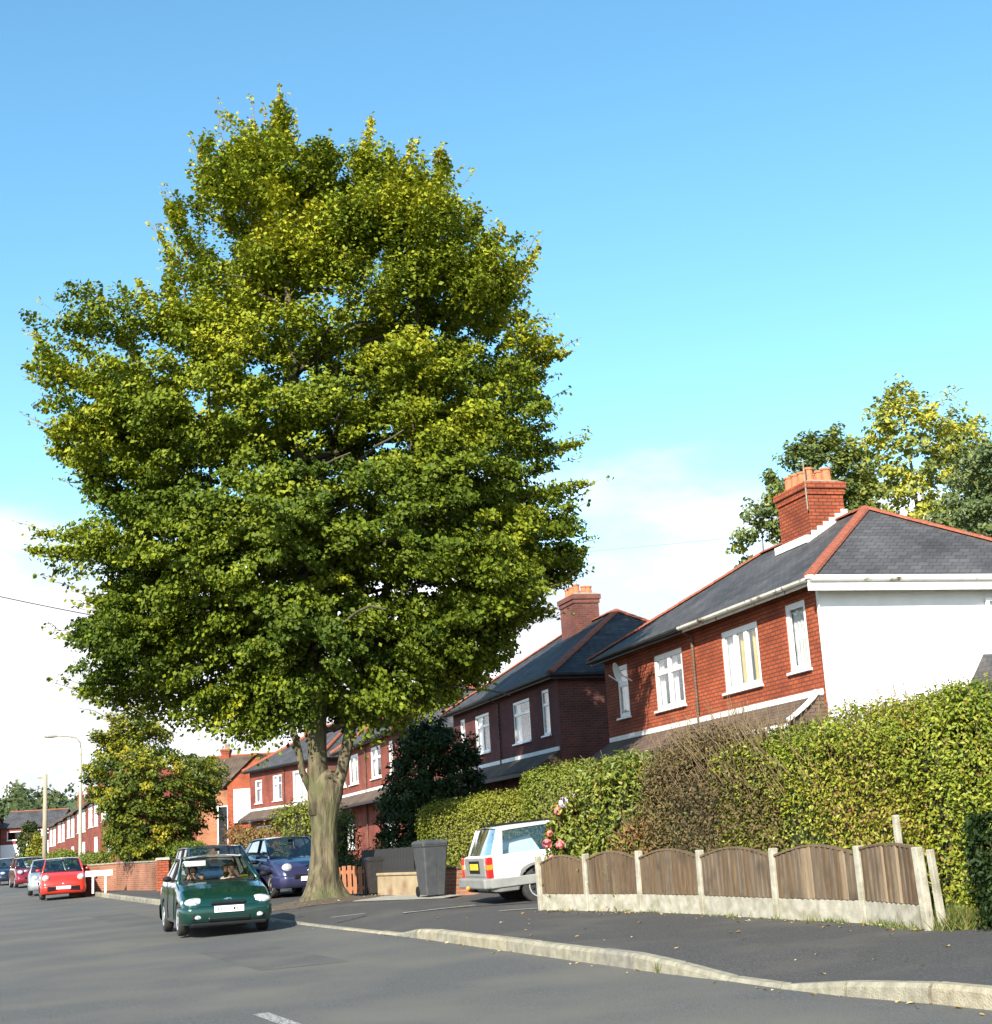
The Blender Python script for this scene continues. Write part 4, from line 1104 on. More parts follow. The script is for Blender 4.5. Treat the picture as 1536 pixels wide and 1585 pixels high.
# trunk with a flared, fluted foot and a fork
mb = MB(); rows = []
nseg = 28
tz, tr_, tcx = zip((-.1, .72, .08), (.04, .60, .08), (.14, .50, .08), (.3, .41, .08), (.55, .35, .10), (1.0, .295, .13), (1.6, .28, .15), (2.05, .30, .17), (2.35, .34, .20), (2.6, .34, .22), (2.8, .24, .22), (2.9, .1, .22))
nseg = 72
for z in list(np.arange(-.1, 2.8, .07)) + [2.8, 2.9]:
    r, cx = float(np.interp(z, tz, tr_)), float(np.interp(z, tz, tcx))
    row = []
    for j in range(nseg + 1):
        an = 2 * math.pi * (j % nseg) / nseg
        flute = 1 + (.16 if z < .5 else .05) * math.sin(3 * an + 1.1) * max(.3, 1 - z / 1.2) + .07 * math.sin(7 * an + z * .6) * max(.25, 1 - z) + .03 * math.sin(5 * an - z * 1.3) + .020 * math.sin(19 * an + 2.2 * math.sin(z * 1.7)) * math.sin(z * 2.3 + 3 * an) + .014 * math.sin(31 * an + 3 * math.sin(z * 2.9 + an)) + .035 * math.exp(-((z - .62) / .14) ** 2 - ((math.cos(an + 1.75) - 1) / .12) ** 2) * 3
        row.append((cx + r * flute * math.cos(an) * (1.0 + .12 * max(0, min(1, (z - 1.7) / .5))), .85 * r * flute * math.sin(an), z))
    rows.append(row)
mb.grid(rows)
trunk = mb.build('trunk', M['bark'], tree, smooth=True)
lmb = MB()
limb(lmb, [(.05, 0, 1.9), (.06, 0, 2.6), (.05, .02, 3.6), (.12, .05, 5.2), (-.05, .1, 8), (-.2, 0, 11.5), (-.35, 0, 15), (-.4, 0, 18.4)], .235, .03, rng, 12, .03)
lmb.build('limb', M['bark'], tree, smooth=True)
lmb = MB(); limb(lmb, [(.25, -.02, 1.95), (.5, -.03, 2.55), (.66, -.03, 3.1), (.85, 0, 3.9), (1.3, .2, 5.5), (2.0, .4, 8), (2.6, .3, 11), (2.9, 0, 15.5)], .145, .03, rng, 12, .03)
lmb.build('limb', M['bark'], tree, smooth=True)
lmb = MB(); limb(lmb, [(-.1, 0, 2.4), (-.30, -.05, 2.9), (-.40, -.05, 3.5), (-.75, .1, 4.6), (-1.6, .3, 6.5), (-2.3, .2, 9.5), (-2.2, 0, 13.5)], .085, .03, rng, 10, .03)
lmb.build('limb', M['bark'], tree, smooth=True)
br_r = np.random.default_rng(21)
bm_ = MB()
for k in range(46):
    z0 = br_r.uniform(3.6, 15); an = br_r.uniform(0, 2 * math.pi); ln = (5.2 - .18 * max(0, z0 - 9) ** 1.25) * br_r.uniform(.6, .95)
    ln = max(1.4, ln); c0 = np.array([br_r.uniform(-.5, .9) * min(1, z0 / 6), 0.05, z0]); dv = np.array([math.cos(an), .85 * math.sin(an), 0])
    limb(bm_, [tuple(c0), tuple(c0 + dv * ln * .4 + [0, 0, .5]), tuple(c0 + dv * ln * .75 + [0, 0, .8]), tuple(c0 + dv * ln + [0, 0, .7])], .085, .015, br_r, 5, .06)
tag(bm_.build('branches', M['bark_dark'], tree, smooth=True), kind='stuff')
NP = 265
pads = sample_crown(crown_poly, NP, rng, depth=.90, shell=.74, inset=.7, front_k=.5)
off = rng.normal(size=(NP, 12, 3)) * np.array([.52, .50, .25])
off[..., 2] -= .10 * np.hypot(off[..., 0], off[..., 1])
C = (pads[:, None, :] + off).reshape(-1, 3)
pid = np.repeat(np.arange(NP), 12)
ok = in_poly(C[:, 0], C[:, 2], crown_poly) & (edge_dist(C[:, 0], C[:, 2], crown_poly) > .16)
C, pid = C[ok], pid[ok]
edge = sample_crown(crown_poly, 1300, rng, depth=.86, shell=.6, inset=.22, front_k=.35)
edge = edge[edge_dist(edge[:, 0], edge[:, 2], crown_poly) < .85]
fill = sample_crown(crown_poly, 850, rng, depth=.75, shell=.25, inset=.6)
fill[:, 1] = np.abs(fill[:, 1]) * .9 + .7
low = sample_crown([(x, z) for x, z in crown_poly if z < 8.2], 260, rng, depth=.7, shell=.4, inset=.45, front_k=.5)
C = np.concatenate([C, edge, fill, low]); pid = np.concatenate([pid, NP + np.arange(len(edge) + len(fill) + len(low))])
def axis_big(C):
    o = C - np.array([0.1, 0, 0]); o = o.copy(); o[:, 2] = (C[:, 2] - 8.0) * .42 + np.maximum(0, C[:, 2] - 12) * 1.1
    return unit(o + rng.normal(size=C.shape) * .5)
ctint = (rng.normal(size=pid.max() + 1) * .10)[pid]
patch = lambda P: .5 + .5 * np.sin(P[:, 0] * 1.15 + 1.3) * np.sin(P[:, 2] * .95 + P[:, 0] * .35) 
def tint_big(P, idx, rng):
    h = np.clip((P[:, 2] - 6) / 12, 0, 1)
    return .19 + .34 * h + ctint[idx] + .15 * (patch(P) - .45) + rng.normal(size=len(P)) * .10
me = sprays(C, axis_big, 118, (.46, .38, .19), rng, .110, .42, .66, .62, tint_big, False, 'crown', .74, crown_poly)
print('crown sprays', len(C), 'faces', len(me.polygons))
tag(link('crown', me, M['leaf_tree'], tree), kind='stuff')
# bare twig tips and leaders that break the outline
tm = MB(); pol = np.array(crown_poly)
tP = []; tN = []
for i in range(0, len(pol)):
    for rep in range(2):
        x, z = pol[i] + rng.normal(size=2) * .12
        if z < 4.2: continue
        o = np.array([x * .12, rng.normal() * .25, .25 + max(0, z - 10) * .09]); o = o / np.linalg.norm(o)
        p = np.array([x, rng.normal() * .4, z]) - o * .35
        ln = rng.uniform(.45, .8)
        tm.tube([Vector(p), Vector(p + o * ln * .5 + rng.normal(size=3) * .04), Vector(p + o * ln)], [.011, .008, .004], 3, caps=False)
        for q in range(9):
            tP.append(p + o * ln * rng.uniform(.1, .98) + rng.normal(size=3) * .05); tN.append(o * .3 + rng.normal(size=3) * .6 + [0, -.3, .4])
tips = [(-.43, 19.72), (-1.96, 19.03), (1.92, 18.61), (.72, 18.2), (2.9, 17.7), (3.7, 17.7), (-2.37, 18.25), (-3.25, 17.0), (-3.41, 16.1), (5.01, 15.8), (5.89, 15.46), (-4.82, 14.4), (-6.51, 13.77), (-3.89, 14.8), (6.42, 12.56), (-6.5, 12.64), (-6.33, 11.36), (6.57, 10.28), (6.59, 9.16), (6.54, 7.79), (-6.44, 8.27), (-5.99, 10.7), (-5.9, 6.44), (-5.6, 5.1), (5.6, 6.2), (-5.25, 7.1), (-5.1, 4.75), (-5.1, 8.2), (-3.1, 4.3), (4.6, 5.2), (3.3, 4.3), (-6.3, 8.7), (-5.2, 5.9), (-1.1, 19.0), (-1.73, 18.5)]
for (x, z) in tips:
    d = np.array([x * (.10 if z > 13 else .2), rng.normal() * .15, .9 if z > 13 else .25 - .05 * (z < 8)]); d /= np.linalg.norm(d)
    e = np.array([x, rng.normal() * .5, z]); n1 = 330 if z > 13 else 620; ln_ = 1.7 if z > 13 else 2.3
    t = rng.random(n1) ** .8; rr = .06 + (.30 if z > 13 else .44) * t
    pts = e - d * (t * ln_)[:, None] + rng.normal(size=(n1, 3)) * (rr * .55)[:, None]
    tP += list(pts); tN += list(d * .4 + rng.normal(size=(n1, 3)) * .6 + np.array([0, -.3, .3]))
    tm.tube([Vector(e - d * 1.9), Vector(e - d * .8), Vector(e + d * .15)], [.02, .012, .004], 4, caps=False)
tag(tm.build('twigs', M['twig'], tree), kind='stuff')
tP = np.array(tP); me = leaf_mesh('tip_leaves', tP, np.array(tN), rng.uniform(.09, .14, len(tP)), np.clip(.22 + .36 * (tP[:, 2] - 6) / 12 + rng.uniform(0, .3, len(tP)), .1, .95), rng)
tag(link('tip_leaves', me, M['leaf_tree'], tree), kind='stuff')

# --- generic smaller tree
def simple_tree(name, base, poly, n, n_per, radii, size, lm, label, rng, trunk_r=.14, bark='bark_dark', depth=.9, tint=(.45, .25), hi=False, inset=.25, zc=None, group=None, limbs=8, up=.5):
    r = tag(empty(name, base), label, 'tree', group)
    P = np.array(poly); ztop = P[:, 1].max(); zlo = P[:, 1].min()
    mb = MB(); limb(mb, [(0, 0, -.2), (0.02, 0, zlo * .6 + .1), (.05, 0, (zlo + ztop) * .45), (0.0, 0, ztop * .93)], trunk_r, trunk_r * .15, rng, 9, .03)
    mb.build('trunk', M[bark], r, smooth=True)
    mb = MB()
    for k in range(limbs):
        z0 = rng.uniform(max(zlo, .3), max(ztop * .7, zlo + .6)); an = rng.uniform(0, 6.28); ln = (P[:, 0].max() - P[:, 0].min()) * .4 * rng.uniform(.5, 1)
        limb(mb, [(0, 0, z0), (math.cos(an) * ln * .5, math.sin(an) * ln * .5, z0 + ln * .4), (math.cos(an) * ln, math.sin(an) * ln, z0 + ln * .7)], trunk_r * .4, .012, rng, 5, .05)
    tag(mb.build('branches', M[bark], r, smooth=True), kind='stuff')
    C = sample_crown(poly, n, rng, depth=depth, shell=.6, inset=inset)
    zc = zc if zc is not None else (zlo + ztop) / 2
    def ax(C):
        o = C.copy(); o[:, 2] = (C[:, 2] - zc) * .6
        return unit(o + rng.normal(size=C.shape) * .35)
    ct = rng.normal(size=n) * tint[1] * .6
    def tf(P_, idx, rg): return tint[0] + ct[idx] + rg.normal(size=len(P_)) * tint[1] * .45 + .22 * (P_[:, 2] - zc) / max(1, ztop - zlo)
    me = sprays(C, ax, n_per, radii, rng, size, up, .6, .5, tf, hi, 'crown')
    tag(link('crown', me, M[lm], r), kind='stuff')
    return r
rng = np.random.default_rng(31)
poly2 = [(-0.05, 6.75), (0.5, 6.3), (1.03, 6.23), (1.4, 5.72), (1.3, 5.1), (2.22, 4.95), (3.18, 4.79), (3.53, 4.06), (3.28, 3.25), (3.15, 2.56), (2.43, 1.9), (2.18, 1.45), (1.23, 1.05), (0.17, 0.8), (-0.66, 1.16), (-1.01, 1.87), (-0.89, 2.79), (-1.49, 3.53), (-1.74, 4.49), (-1.14, 5.16), (-1.62, 5.55), (-0.9, 5.98), (-0.66, 6.57)]
simple_tree('street_tree', (-14.19, 55.65, .66), poly2, 520, 80, (.42, .34, .17), .125, 'leaf_hornbeam', 'smaller yellowing street tree between the lamp post and the green car', rng, .17, 'bark', tint=(.50, .30), hi=False)
# trees behind the nearest house
polyY = [(-.2, 18.6), (.8, 17.6), (1.9, 18.0), (2.6, 17.3), (3.2, 15.6), (3.4, 13.2), (2.2, 11.2), (.5, 10.4), (-1.2, 10.2), (-2.6, 11.0), (-3.6, 12.4), (-3.4, 14.6), (-2.8, 15.8), (-2.2, 17.0), (-1.2, 17.4)]
simple_tree('garden_tree', (16.9, 58, 1.4), [(x, z - 1.0) for x, z in polyY], 300, 60, (.60, .50, .30), .21, 'leaf_yellow', 'yellowing tree rising behind the nearest roof', rng, .22, tint=(.62, .32), inset=.15, depth=.8)
polyL = [(0, 15.4), (.9, 15.9), (1.7, 15.0), (2.1, 13.2), (1.6, 11.0), (.4, 9.8), (-1.0, 9.6), (-1.9, 10.8), (-2.2, 12.6), (-1.6, 13.2), (-1.9, 14.3), (-1.0, 14.9)]
simple_tree('garden_tree', (12.7, 57, 1.3), polyL, 190, 60, (.55, .45, .28), .21, 'leaf_yellow', 'green tree standing just behind the nearest chimney', rng, .18, tint=(.24, .24), inset=.15, depth=.8)
polyS = [(0, 10.4), (.7, 10.2), (1.2, 9.2), (1.2, 7.6), (.2, 6.8), (-.9, 7.2), (-1.1, 8.6), (-.6, 9.6)]
simple_tree('garden_tree', (10.4, 57, 1.3), [(x, z + 2.9) for x, z in polyS], 30, 48, (.45, .4, .25), .20, 'leaf_yellow', 'small sparse tree top showing left of the nearest chimney', rng, .10, tint=(.30, .3), inset=.1, depth=.8)
polyG = [(0, 13.9), (1.2, 14.2), (2.6, 13.4), (3.6, 11.4), (3.2, 8.6), (1.8, 7.2), (-.5, 6.8), (-2.6, 7.2), (-3.6, 9.0), (-3.4, 10.8), (-2.4, 11.6), (-1.8, 12.9), (-.9, 13.3)]
simple_tree('garden_tree', (18.4, 51, 1.2), polyG, 420, 80, (.60, .52, .26), .17, 'leaf_back', 'dense green tree behind the roof at the right edge', rng, .25, tint=(.45, .28), inset=.25, depth=.8)

# --- dark shaded evergreen between the second and third houses
polyC = [(0, 5.0), (.5, 4.6), (.9, 4.2), (1.35, 3.9), (1.5, 3.0), (1.7, 2.0), (1.7, 1.0), (1.5, .2), (-1.4, .2), (-1.7, 1.0), (-1.7, 2.2), (-1.2, 3.0), (-1.0, 4.0), (-.6, 4.4)]
simple_tree('evergreen_shrub', (-2.45, 45.5, .7), polyC, 430, 85, (.40, .34, .20), .11, 'leaf_dark', 'dark shaded evergreen in front of the plum brick house', rng, .14, tint=(.5, .35), inset=.15, limbs=4)

# --- hedges and shrubs
def wobble(p, f, ph):
    return np.sin(p[:, 0] * f + ph) * .5 + np.sin(p[:, 1] * f * 1.3 + ph * 2.1) * .35 + np.sin(p[:, 2] * f * 1.7 + ph * 1.7) * .3 + np.sin((p[:, 0] + p[:, 2]) * f * 2.9 + ph) * .25

def hedge(name, path, hts, dep, lm, label, rng, size=.07, dens=420, tint=(.5, .28), wob=.08, core='hedge_core', hi=True, aspect=.5, roundness=.28, twigs=0, cat='hedge', patch_amp=.2, zlift=0.0, group=None, out=.75, fray=.05, fq=2.2, tintx=None, boost=None):
    """a clipped or loose hedge along a ground path: leafy skin several leaves deep over a solid core coloured dark as inner shade"""
    s_old = np.concatenate([[0], np.cumsum(np.linalg.norm(np.diff(np.array(path, float), axis=0), axis=1))])
    P = resample(path, .3); s_new = np.linspace(0, s_old[-1], len(P)); hts = list(np.interp(s_new, s_old, hts)); z0 = fz(*P[0]); r = tag(empty(name, (P[0][0], P[0][1], z0)), label, cat, group)
    seg = np.linalg.norm(np.diff(P, axis=0), axis=1); S = np.concatenate([[0], np.cumsum(seg)]); tot = S[-1]
    def frame(s):
        x = np.interp(s, S, P[:, 0]); y = np.interp(s, S, P[:, 1])
        e = .05; tx = np.interp(np.minimum(s + e, tot), S, P[:, 0]) - np.interp(np.maximum(s - e, 0), S, P[:, 0]); ty = np.interp(np.minimum(s + e, tot), S, P[:, 1]) - np.interp(np.maximum(s - e, 0), S, P[:, 1])
        l = np.hypot(tx, ty); return x, y, tx / l, ty / l
    H = lambda s: np.interp(s, S, hts)
    per = 2 * float(np.mean(hts)) + dep
    n = int(tot * per * dens + 2 * dep * np.mean(hts) * dens)
    ph = float(rng.uniform(0, 6))
    def surface(s, q, capu=None):
        x, y, tx, ty = frame(s); h = H(s); ln = 2 * h + dep; d = q * ln
        off = np.where(d < h, -dep / 2, np.where(d < h + dep, -dep / 2 + (d - h), dep / 2)); zz = np.where(d < h, d, np.where(d < h + dep, h, h - (d - h - dep)))
        no = np.where(d < h, -1.0, np.where(d < h + dep, 0.0, 1.0)); nz_ = np.where((d >= h) & (d < h + dep), 1.0, 0.15)
        # rounded shoulders and ends
        rr = roundness
        ez = np.clip((zz - (h - rr)) / rr, 0, 1); eo = np.clip((np.abs(off) - (dep / 2 - rr)) / rr, 0, 1)
        k = ez * eo; off = off * (1 - .25 * k * rr / max(dep / 2, .01)); zz = zz - .3 * rr * k
        no = no + np.sign(off) * .7 * k; nz_ = nz_ + .7 * k
        en = np.clip(1 - np.minimum(s, tot - s) / rr, 0, 1); off = off * (1 - .35 * en ** 2); zz = zz - .25 * rr * en ** 2 * (zz / h)
        nx = ty; ny = -tx                      # right of the path direction
        pos = np.stack([x + nx * off - P[0][0], y + ny * off - P[0][1], zz + zlift + np.array([fz(a, b) for a, b in zip(x, y)]) - z0], 1)
        nrm = np.stack([nx * no, ny * no, nz_], 1); es = np.where(s < tot / 2, -1, 1) * en; nrm = nrm + np.stack([tx * es, ty * es, 0 * es], 1)
        return pos, unit(nrm)
    # core
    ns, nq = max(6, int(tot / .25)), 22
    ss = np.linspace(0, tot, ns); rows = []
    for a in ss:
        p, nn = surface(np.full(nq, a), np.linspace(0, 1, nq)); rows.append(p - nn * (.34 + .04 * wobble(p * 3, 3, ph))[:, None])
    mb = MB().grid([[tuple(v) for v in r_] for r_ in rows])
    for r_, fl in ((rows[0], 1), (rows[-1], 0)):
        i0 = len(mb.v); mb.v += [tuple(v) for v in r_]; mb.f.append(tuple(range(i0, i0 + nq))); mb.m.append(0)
    mb.build('shade_core', M[core], r)
    s = rng.uniform(0, tot, n); q = rng.uniform(0, 1, n)
    if boost is not None:
        nb_ = int(n * boost[0]); s[-nb_:] = np.clip(s_old[boost[1]] + rng.normal(size=nb_) * boost[2], 0, tot)
    # leaves for the two ends as well
    ne = int(n * dep / (tot + dep)); s[:ne] = np.where(rng.random(ne) < .5, 0.0, tot)
    p, nn = surface(s, q)
    inward = np.where(rng.random(n) < .3, rng.uniform(.15, .33, n), rng.uniform(-.02, .18, n))
    inward[:ne] = rng.uniform(-.02, .12, ne)
    sp = rng.uniform(0, 1, ne)[:, None]
    x, y, tx, ty = frame(s[:ne]); cen = np.stack([x - P[0][0], y - P[0][1], p[:ne, 2]], 1); p[:ne] = cen + (p[:ne] - cen) * sp
    endn = np.stack([tx * np.where(s[:ne] < tot / 2, -1, 1), ty * np.where(s[:ne] < tot / 2, -1, 1), np.full(ne, .2)], 1); nn[:ne] = endn
    wv = wobble(p, fq, ph)
    p = p - nn * (inward - wob * wv)[:, None] + rng.normal(size=p.shape) * fray
    Nr = nn * out + np.array([0, 0, .25]) + rng.normal(size=p.shape) * .55
    tv = tint[0] + patch_amp * wobble(p, 1.3, ph + 2) + rng.normal(size=n) * tint[1] * .5 
    if tintx is not None: tv = tv + tintx(p)
    me = leaf_mesh('foliage', p, Nr, rng.uniform(.7, 1.3, n) * size, tv, rng, hi, aspect)
    tag(link('foliage', me, M[lm], r), kind='stuff')
    if twigs:
        tmb = MB(); s = rng.uniform(0, tot, twigs); q = rng.uniform(0.12, .75, twigs); p, nn = surface(s, q)
        for a, b in zip(p, nn):
            o = np.array([rng.normal() * .25, rng.normal() * .25, .9]) + b * .45; o /= np.linalg.norm(o); l = rng.uniform(.2, .55)
            a = a - b * .10
            tmb.tube([Vector(a), Vector(a + o * l * .5 + rng.normal(size=3) * .02), Vector(a + o * l)], [.008, .006, .003], 3, caps=False)
        tag(tmb.build('twigs', M['twig'], r), kind='stuff')
    return r
rng = np.random.default_rng(77)
def behind(i, t, off):
    a, b = np.array(FP[i]), np.array(FP[min(i + 1, 6)]); q = a + (b - a) * t; u = (b - a) / np.linalg.norm(b - a) if i < 6 else np.array([.21, -.97])
    n = np.array([-u[1], u[0]]); n = n if n[0] > 0 else -n
    return (float(q[0] + n[0] * off), float(q[1] + n[1] * off))
# long privet hedge
hp = [behind(3, -.1, .75), behind(3, .55, .72), behind(4, .1, .70), behind(4, .7, .68), behind(5, .3, .72), (4.85, 16.3), (5.6, 16.0), (6.8, 15.7)]
hedge('privet_hedge', hp, [2.12, 2.30, 2.24, 2.34, 2.24, 2.36, 2.40, 2.3], 1.0, 'leaf_privet', 'long tall green hedge behind the fence, right of the brown twiggy stretch', rng, .055, 2400, (.54, .38), .18, hi=False, twigs=420, fray=.045, patch_amp=.24, fq=1.8, boost=(.2, 5, .5))
# brown, half dead stretch
hp = [behind(1, .75, .80), behind(2, .3, .73), behind(2, .95, .66), behind(3, .5, .66), behind(3, .85, .74)]
hedge('brown_hedge', hp, [2.05, 2.38, 2.52, 2.46, 2.2], .95, 'leaf_brown', 'brown half dead twiggy stretch of hedge in the middle of the fence', rng, .052, 1500, (.42, .4), .12, hi=False, twigs=420, fray=.06, patch_amp=.22, roundness=.4)
# flowering shrub at the drive end
hp = [behind(0, -.12, .55), behind(0, .5, .62), behind(1, .2, .66), behind(1, .85, .62)]
fs_ = hedge('flowering_shrub', hp, [1.45, 1.98, 2.18, 2.25], .95, 'leaf_rhodo', 'glossy flowering shrub with pink blooms overhanging the fence end by the white car', rng, .085, 850, (.52, .36), .13, twigs=60, fray=.05, aspect=.45, cat='shrub', roundness=.4)
hp = [behind(1, .35, .42), behind(1, .95, .40)]
hedge('russet_shrub', hp, [1.22, 1.30], .55, 'leaf_russet', 'small russet shrub behind the second and third fence panels', rng, .055, 900, (.5, .4), .10, twigs=90, fray=.05, cat='shrub', roundness=.3)
# blooms
def bloom(px, py, pz, m, r, k):
    rg = np.random.default_rng(k); mb = MB()
    for j in range(26):
        d = unit(rg.normal(size=3)); c = np.array([px, py, pz]) + d * r * .75
        u = unit(np.cross(d, rg.normal(size=3))); v = np.cross(d, u)
        w = r * .42
        mb.quad(*[tuple(c + u * w * a + v * w * b_ + d * .012 * (a * a + b_ * b_)) for a, b_ in ((-1, -.6), (0, -1), (1, -.4), (.8, .7), (0, 1), (-.9, .5))])
    o = mb.build('bloom', m, fs_, loc=-Vector(fs_.location)); return o
for k, (x, y, z, mm, r) in enumerate([(.50, 24.0, 1.50, 'petal_pink', .075), (.70, 23.75, 1.48, 'petal_pink', .07), (.55, 24.0, 1.66, 'petal_pink', .05), (.56, 23.95, 1.28, 'petal_pink', .045),
        (.80, 23.9, 2.13, 'petal_lilac', .085), (.95, 23.85, 2.20, 'petal_lilac', .07), (.70, 23.95, 2.00, 'petal_pink', .06)]):
    bloom(x, y, z, M[mm], r, k)
# clipped hedges behind
hedge('clipped_hedge', [(0.35, 29.6), (1.6, 28.6), (3.2, 27.3), (4.6, 26.2)], [2.42, 2.45, 2.45, 2.45], 1.1, 'leaf_clip', 'tall smooth clipped hedge rising behind the flowering shrub', rng, .058, 1300, (.45, .25), .04, hi=False, fray=.02, roundness=.45, patch_amp=.12)
hedge('clipped_hedge', [(-2.05, 36.4), (-.9, 35.0), (.3, 33.8), (1.6, 32.9)], [2.0, 2.05, 2.05, 2.05], 1.2, 'leaf_clip', 'golden green clipped hedge behind the tall grey bin', rng, .062, 1100, (.68, .30), .06, hi=False, fray=.03, roundness=.5, patch_amp=.18)
# bush added at the right end, its dark leaves standing for the hedge hollow's shade
hedge('shade_bush', [(4.60, 15.22), (5.3, 14.9), (6.5, 14.4)], [1.25, 1.35, 1.4], .7, 'leaf_dark', 'dark leafy bush standing in for the shaded hollow below the green hedge, right edge', rng, .06, 900, (.35, .3), .10, fray=.04, roundness=.5, cat='bush')
# garden shrubs further down the street
hedge('garden_hedge', [(-12.7, 55.6), (-10.8, 51.6)], [1.55, 1.5], 1.0, 'leaf_privet', 'trimmed green hedge behind the gate pillar', rng, .09, 260, (.30, .3), .08, hi=False)
hedge('garden_shrub', [(-10.4, 56.0), (-8.8, 52.6)], [1.9, 1.7], 1.1, 'leaf_russet', 'loose orange leaved shrub left of the blue parked car', rng, .12, 170, (.6, .5), .2, hi=False, cat='shrub', fray=.1, twigs=60)
hedge('garden_shrub', [(-7.6, 50.5), (-6.4, 48.2)], [2.35, 2.6], 1.3, 'leaf_clip', 'leafy green shrub seen just left of the big trunk', rng, .11, 200, (.55, .4), .2, hi=False, cat='shrub', fray=.1)
hedge('garden_shrub', [(-5.6, 45.0), (-4.9, 43.6)], [2.1, 2.0], 1.0, 'leaf_rhodo', 'green shrub just right of the big trunk under the white window', rng, .10, 220, (.45, .4), .2, hi=False, cat='shrub', fray=.1)
hedge('garden_shrub', [(-4.9, 38.6), (-3.0, 37.0), (-1.6, 36.2)], [.95, 1.05, 1.0], .8, 'leaf_dark', 'dark low shrubs behind the black fence', rng, .08, 260, (.5, .4), .12, hi=False, cat='shrub', fray=.08)
hedge('garden_hedge', [(-20.5, 71.0), (-17.5, 64.0)], [1.35, 1.4], 1.0, 'leaf_clip', 'low green hedge behind the lamp post', rng, .10, 220, (.35, .3), .08, hi=False)
hedge('garden_hedge', [(-26.5, 86.0), (-22.5, 76.0)], [1.5, 1.6], 1.0, 'leaf_privet', 'dull green hedge in front of the brick terrace', rng, .12, 170, (.4, .4), .15, hi=False)
polyK = [(0, 3.6), (.35, 2.8), (.6, 1.6), (.6, .2), (-.6, .2), (-.6, 1.6), (-.35, 2.8)]
simple_tree('garden_conifer', (-48.5, 150, 2.2), [(x * 2.0, z * 1.35) for x, z in polyK], 60, 40, (.5, .5, .3), .3, 'leaf_dark', 'dark upright conifer in a far front garden', rng, .1, tint=(.8, .3), limbs=2)
simple_tree('garden_conifer', (-44.9, 141, 2.1), [(x * 1.6, z * .9) for x, z in polyK], 40, 40, (.4, .4, .3), .3, 'leaf_clip', 'bright yellow green conifer beside the dark one far down the street', rng, .1, tint=(.9, .2), limbs=2)
simple_tree('garden_tree', (-30.2, 118, 1.6), [(x * 1.5, z * 1.5) for x, z in polyK], 70, 40, (.5, .5, .3), .28, 'leaf_hornbeam', 'small green tree against the brick terrace behind the lamp post', rng, .1, tint=(.25, .2), limbs=3)

# --- far wooded hillside
rng = np.random.default_rng(5)
hx = np.linspace(-260, 20, 29); hy = np.linspace(205, 420, 12)
def hill(x, y): return float(G(x, y)) + 16.0 * (1 - math.exp(-max(0, y - 205) / 45)) * (0.75 + .25 * math.sin(x * .05 + .6)) - (0.2 if y < 206 else 0)
tag(MB().grid([[(x, y, hill(x, y)) for x in hx] for y in hy]).build('hill', M['lawn'], smooth=True), kind='structure')
n = 420
cx = rng.uniform(-150, -30, n); cy = rng.uniform(208, 275, n)
Cw = np.stack([cx, cy, np.array([hill(a, b) for a, b in zip(cx, cy)]) + rng.uniform(.8, 3.4, n)], 1)
ctw = rng.normal(size=n) * .22
me = sprays(Cw, lambda C: unit(np.stack([rng.normal(size=len(C)) * .5, -np.ones(len(C)), rng.uniform(0, 1, len(C))], 1)), 85, (2.4, 2.2, 1.9), rng, .8, .5, .5, .5, lambda P, i, r: .42 + ctw[i] + r.normal(size=len(P)) * .15, False, 'woodland')
wd = link('woodland', me, M['leaf_wood'])
tag(wd, 'wooded hillside closing the view above the far roofs', 'wood', kind='stuff')

# --- weeds along the fence foot, grass by the last post, fallen leaves
rng = np.random.default_rng(9)
gp = []; gs = []
for i in range(6):
    a, b = np.array(FP[i]), np.array(FP[i + 1]); u = (b - a) / np.linalg.norm(b - a); nrm = np.array([u[1], -u[0]]); nrm = nrm if nrm[0] < 0 else -nrm
    for c in range([5, 6, 9, 12, 16, 26][i]):
        q0 = a + (b - a) * rng.uniform(.05, .95) + nrm * rng.uniform(.03, .10); k = int(rng.integers(4, 14)); hh = rng.uniform(.03, .12 if i > 3 else .07)
        for j in range(k):
            q = q0 + rng.normal(size=2) * .035; gp.append((q[0], q[1], fz(*q))); gs.append(hh * rng.uniform(.6, 1.2))
for j in range(26):
    q = np.array([1.335, 15.20]) + rng.normal(size=2) * .012; gp.append((q[0], q[1], float(G(*q)) + ROAD_DZ)); gs.append(rng.uniform(.06, .15))
for c in range(2600):
    q = np.array([4.44, 15.70]) + rng.normal(size=2) * np.array([.11, .17]); 
    gp.append((q[0], q[1], fz(*q))); gs.append(rng.uniform(.05, .28))
gp = np.array(gp); gs = np.array(gs); n = len(gp)
lean = rng.normal(size=(n, 3)) * .45; lean[:, 2] = 1; lean = unit(lean)
face = unit(np.stack([rng.normal(size=n), rng.normal(size=n) - .6, np.full(n, .2)], 1)); face = unit(face - lean * np.sum(face * lean, 1, keepdims=True))
t = lean; b = np.cross(face, t); V = np.stack([gp - b * .006, gp + b * .006, gp + t * gs[:, None]], 1)
me = bpy.data.meshes.new('grass'); me.from_pydata(V.reshape(-1, 3).tolist(), [], np.arange(n * 3).reshape(-1, 3).tolist())
at = me.attributes.new('tint', 'FLOAT', 'POINT'); at.data.foreach_set('value', np.repeat(rng.uniform(0, 1, n), 3).astype(np.float32))
tag(link('grass', me, M['grass_blade']), 'tufts of grass and weeds along the foot of the fence', 'grass', kind='stuff')
lp_ = []
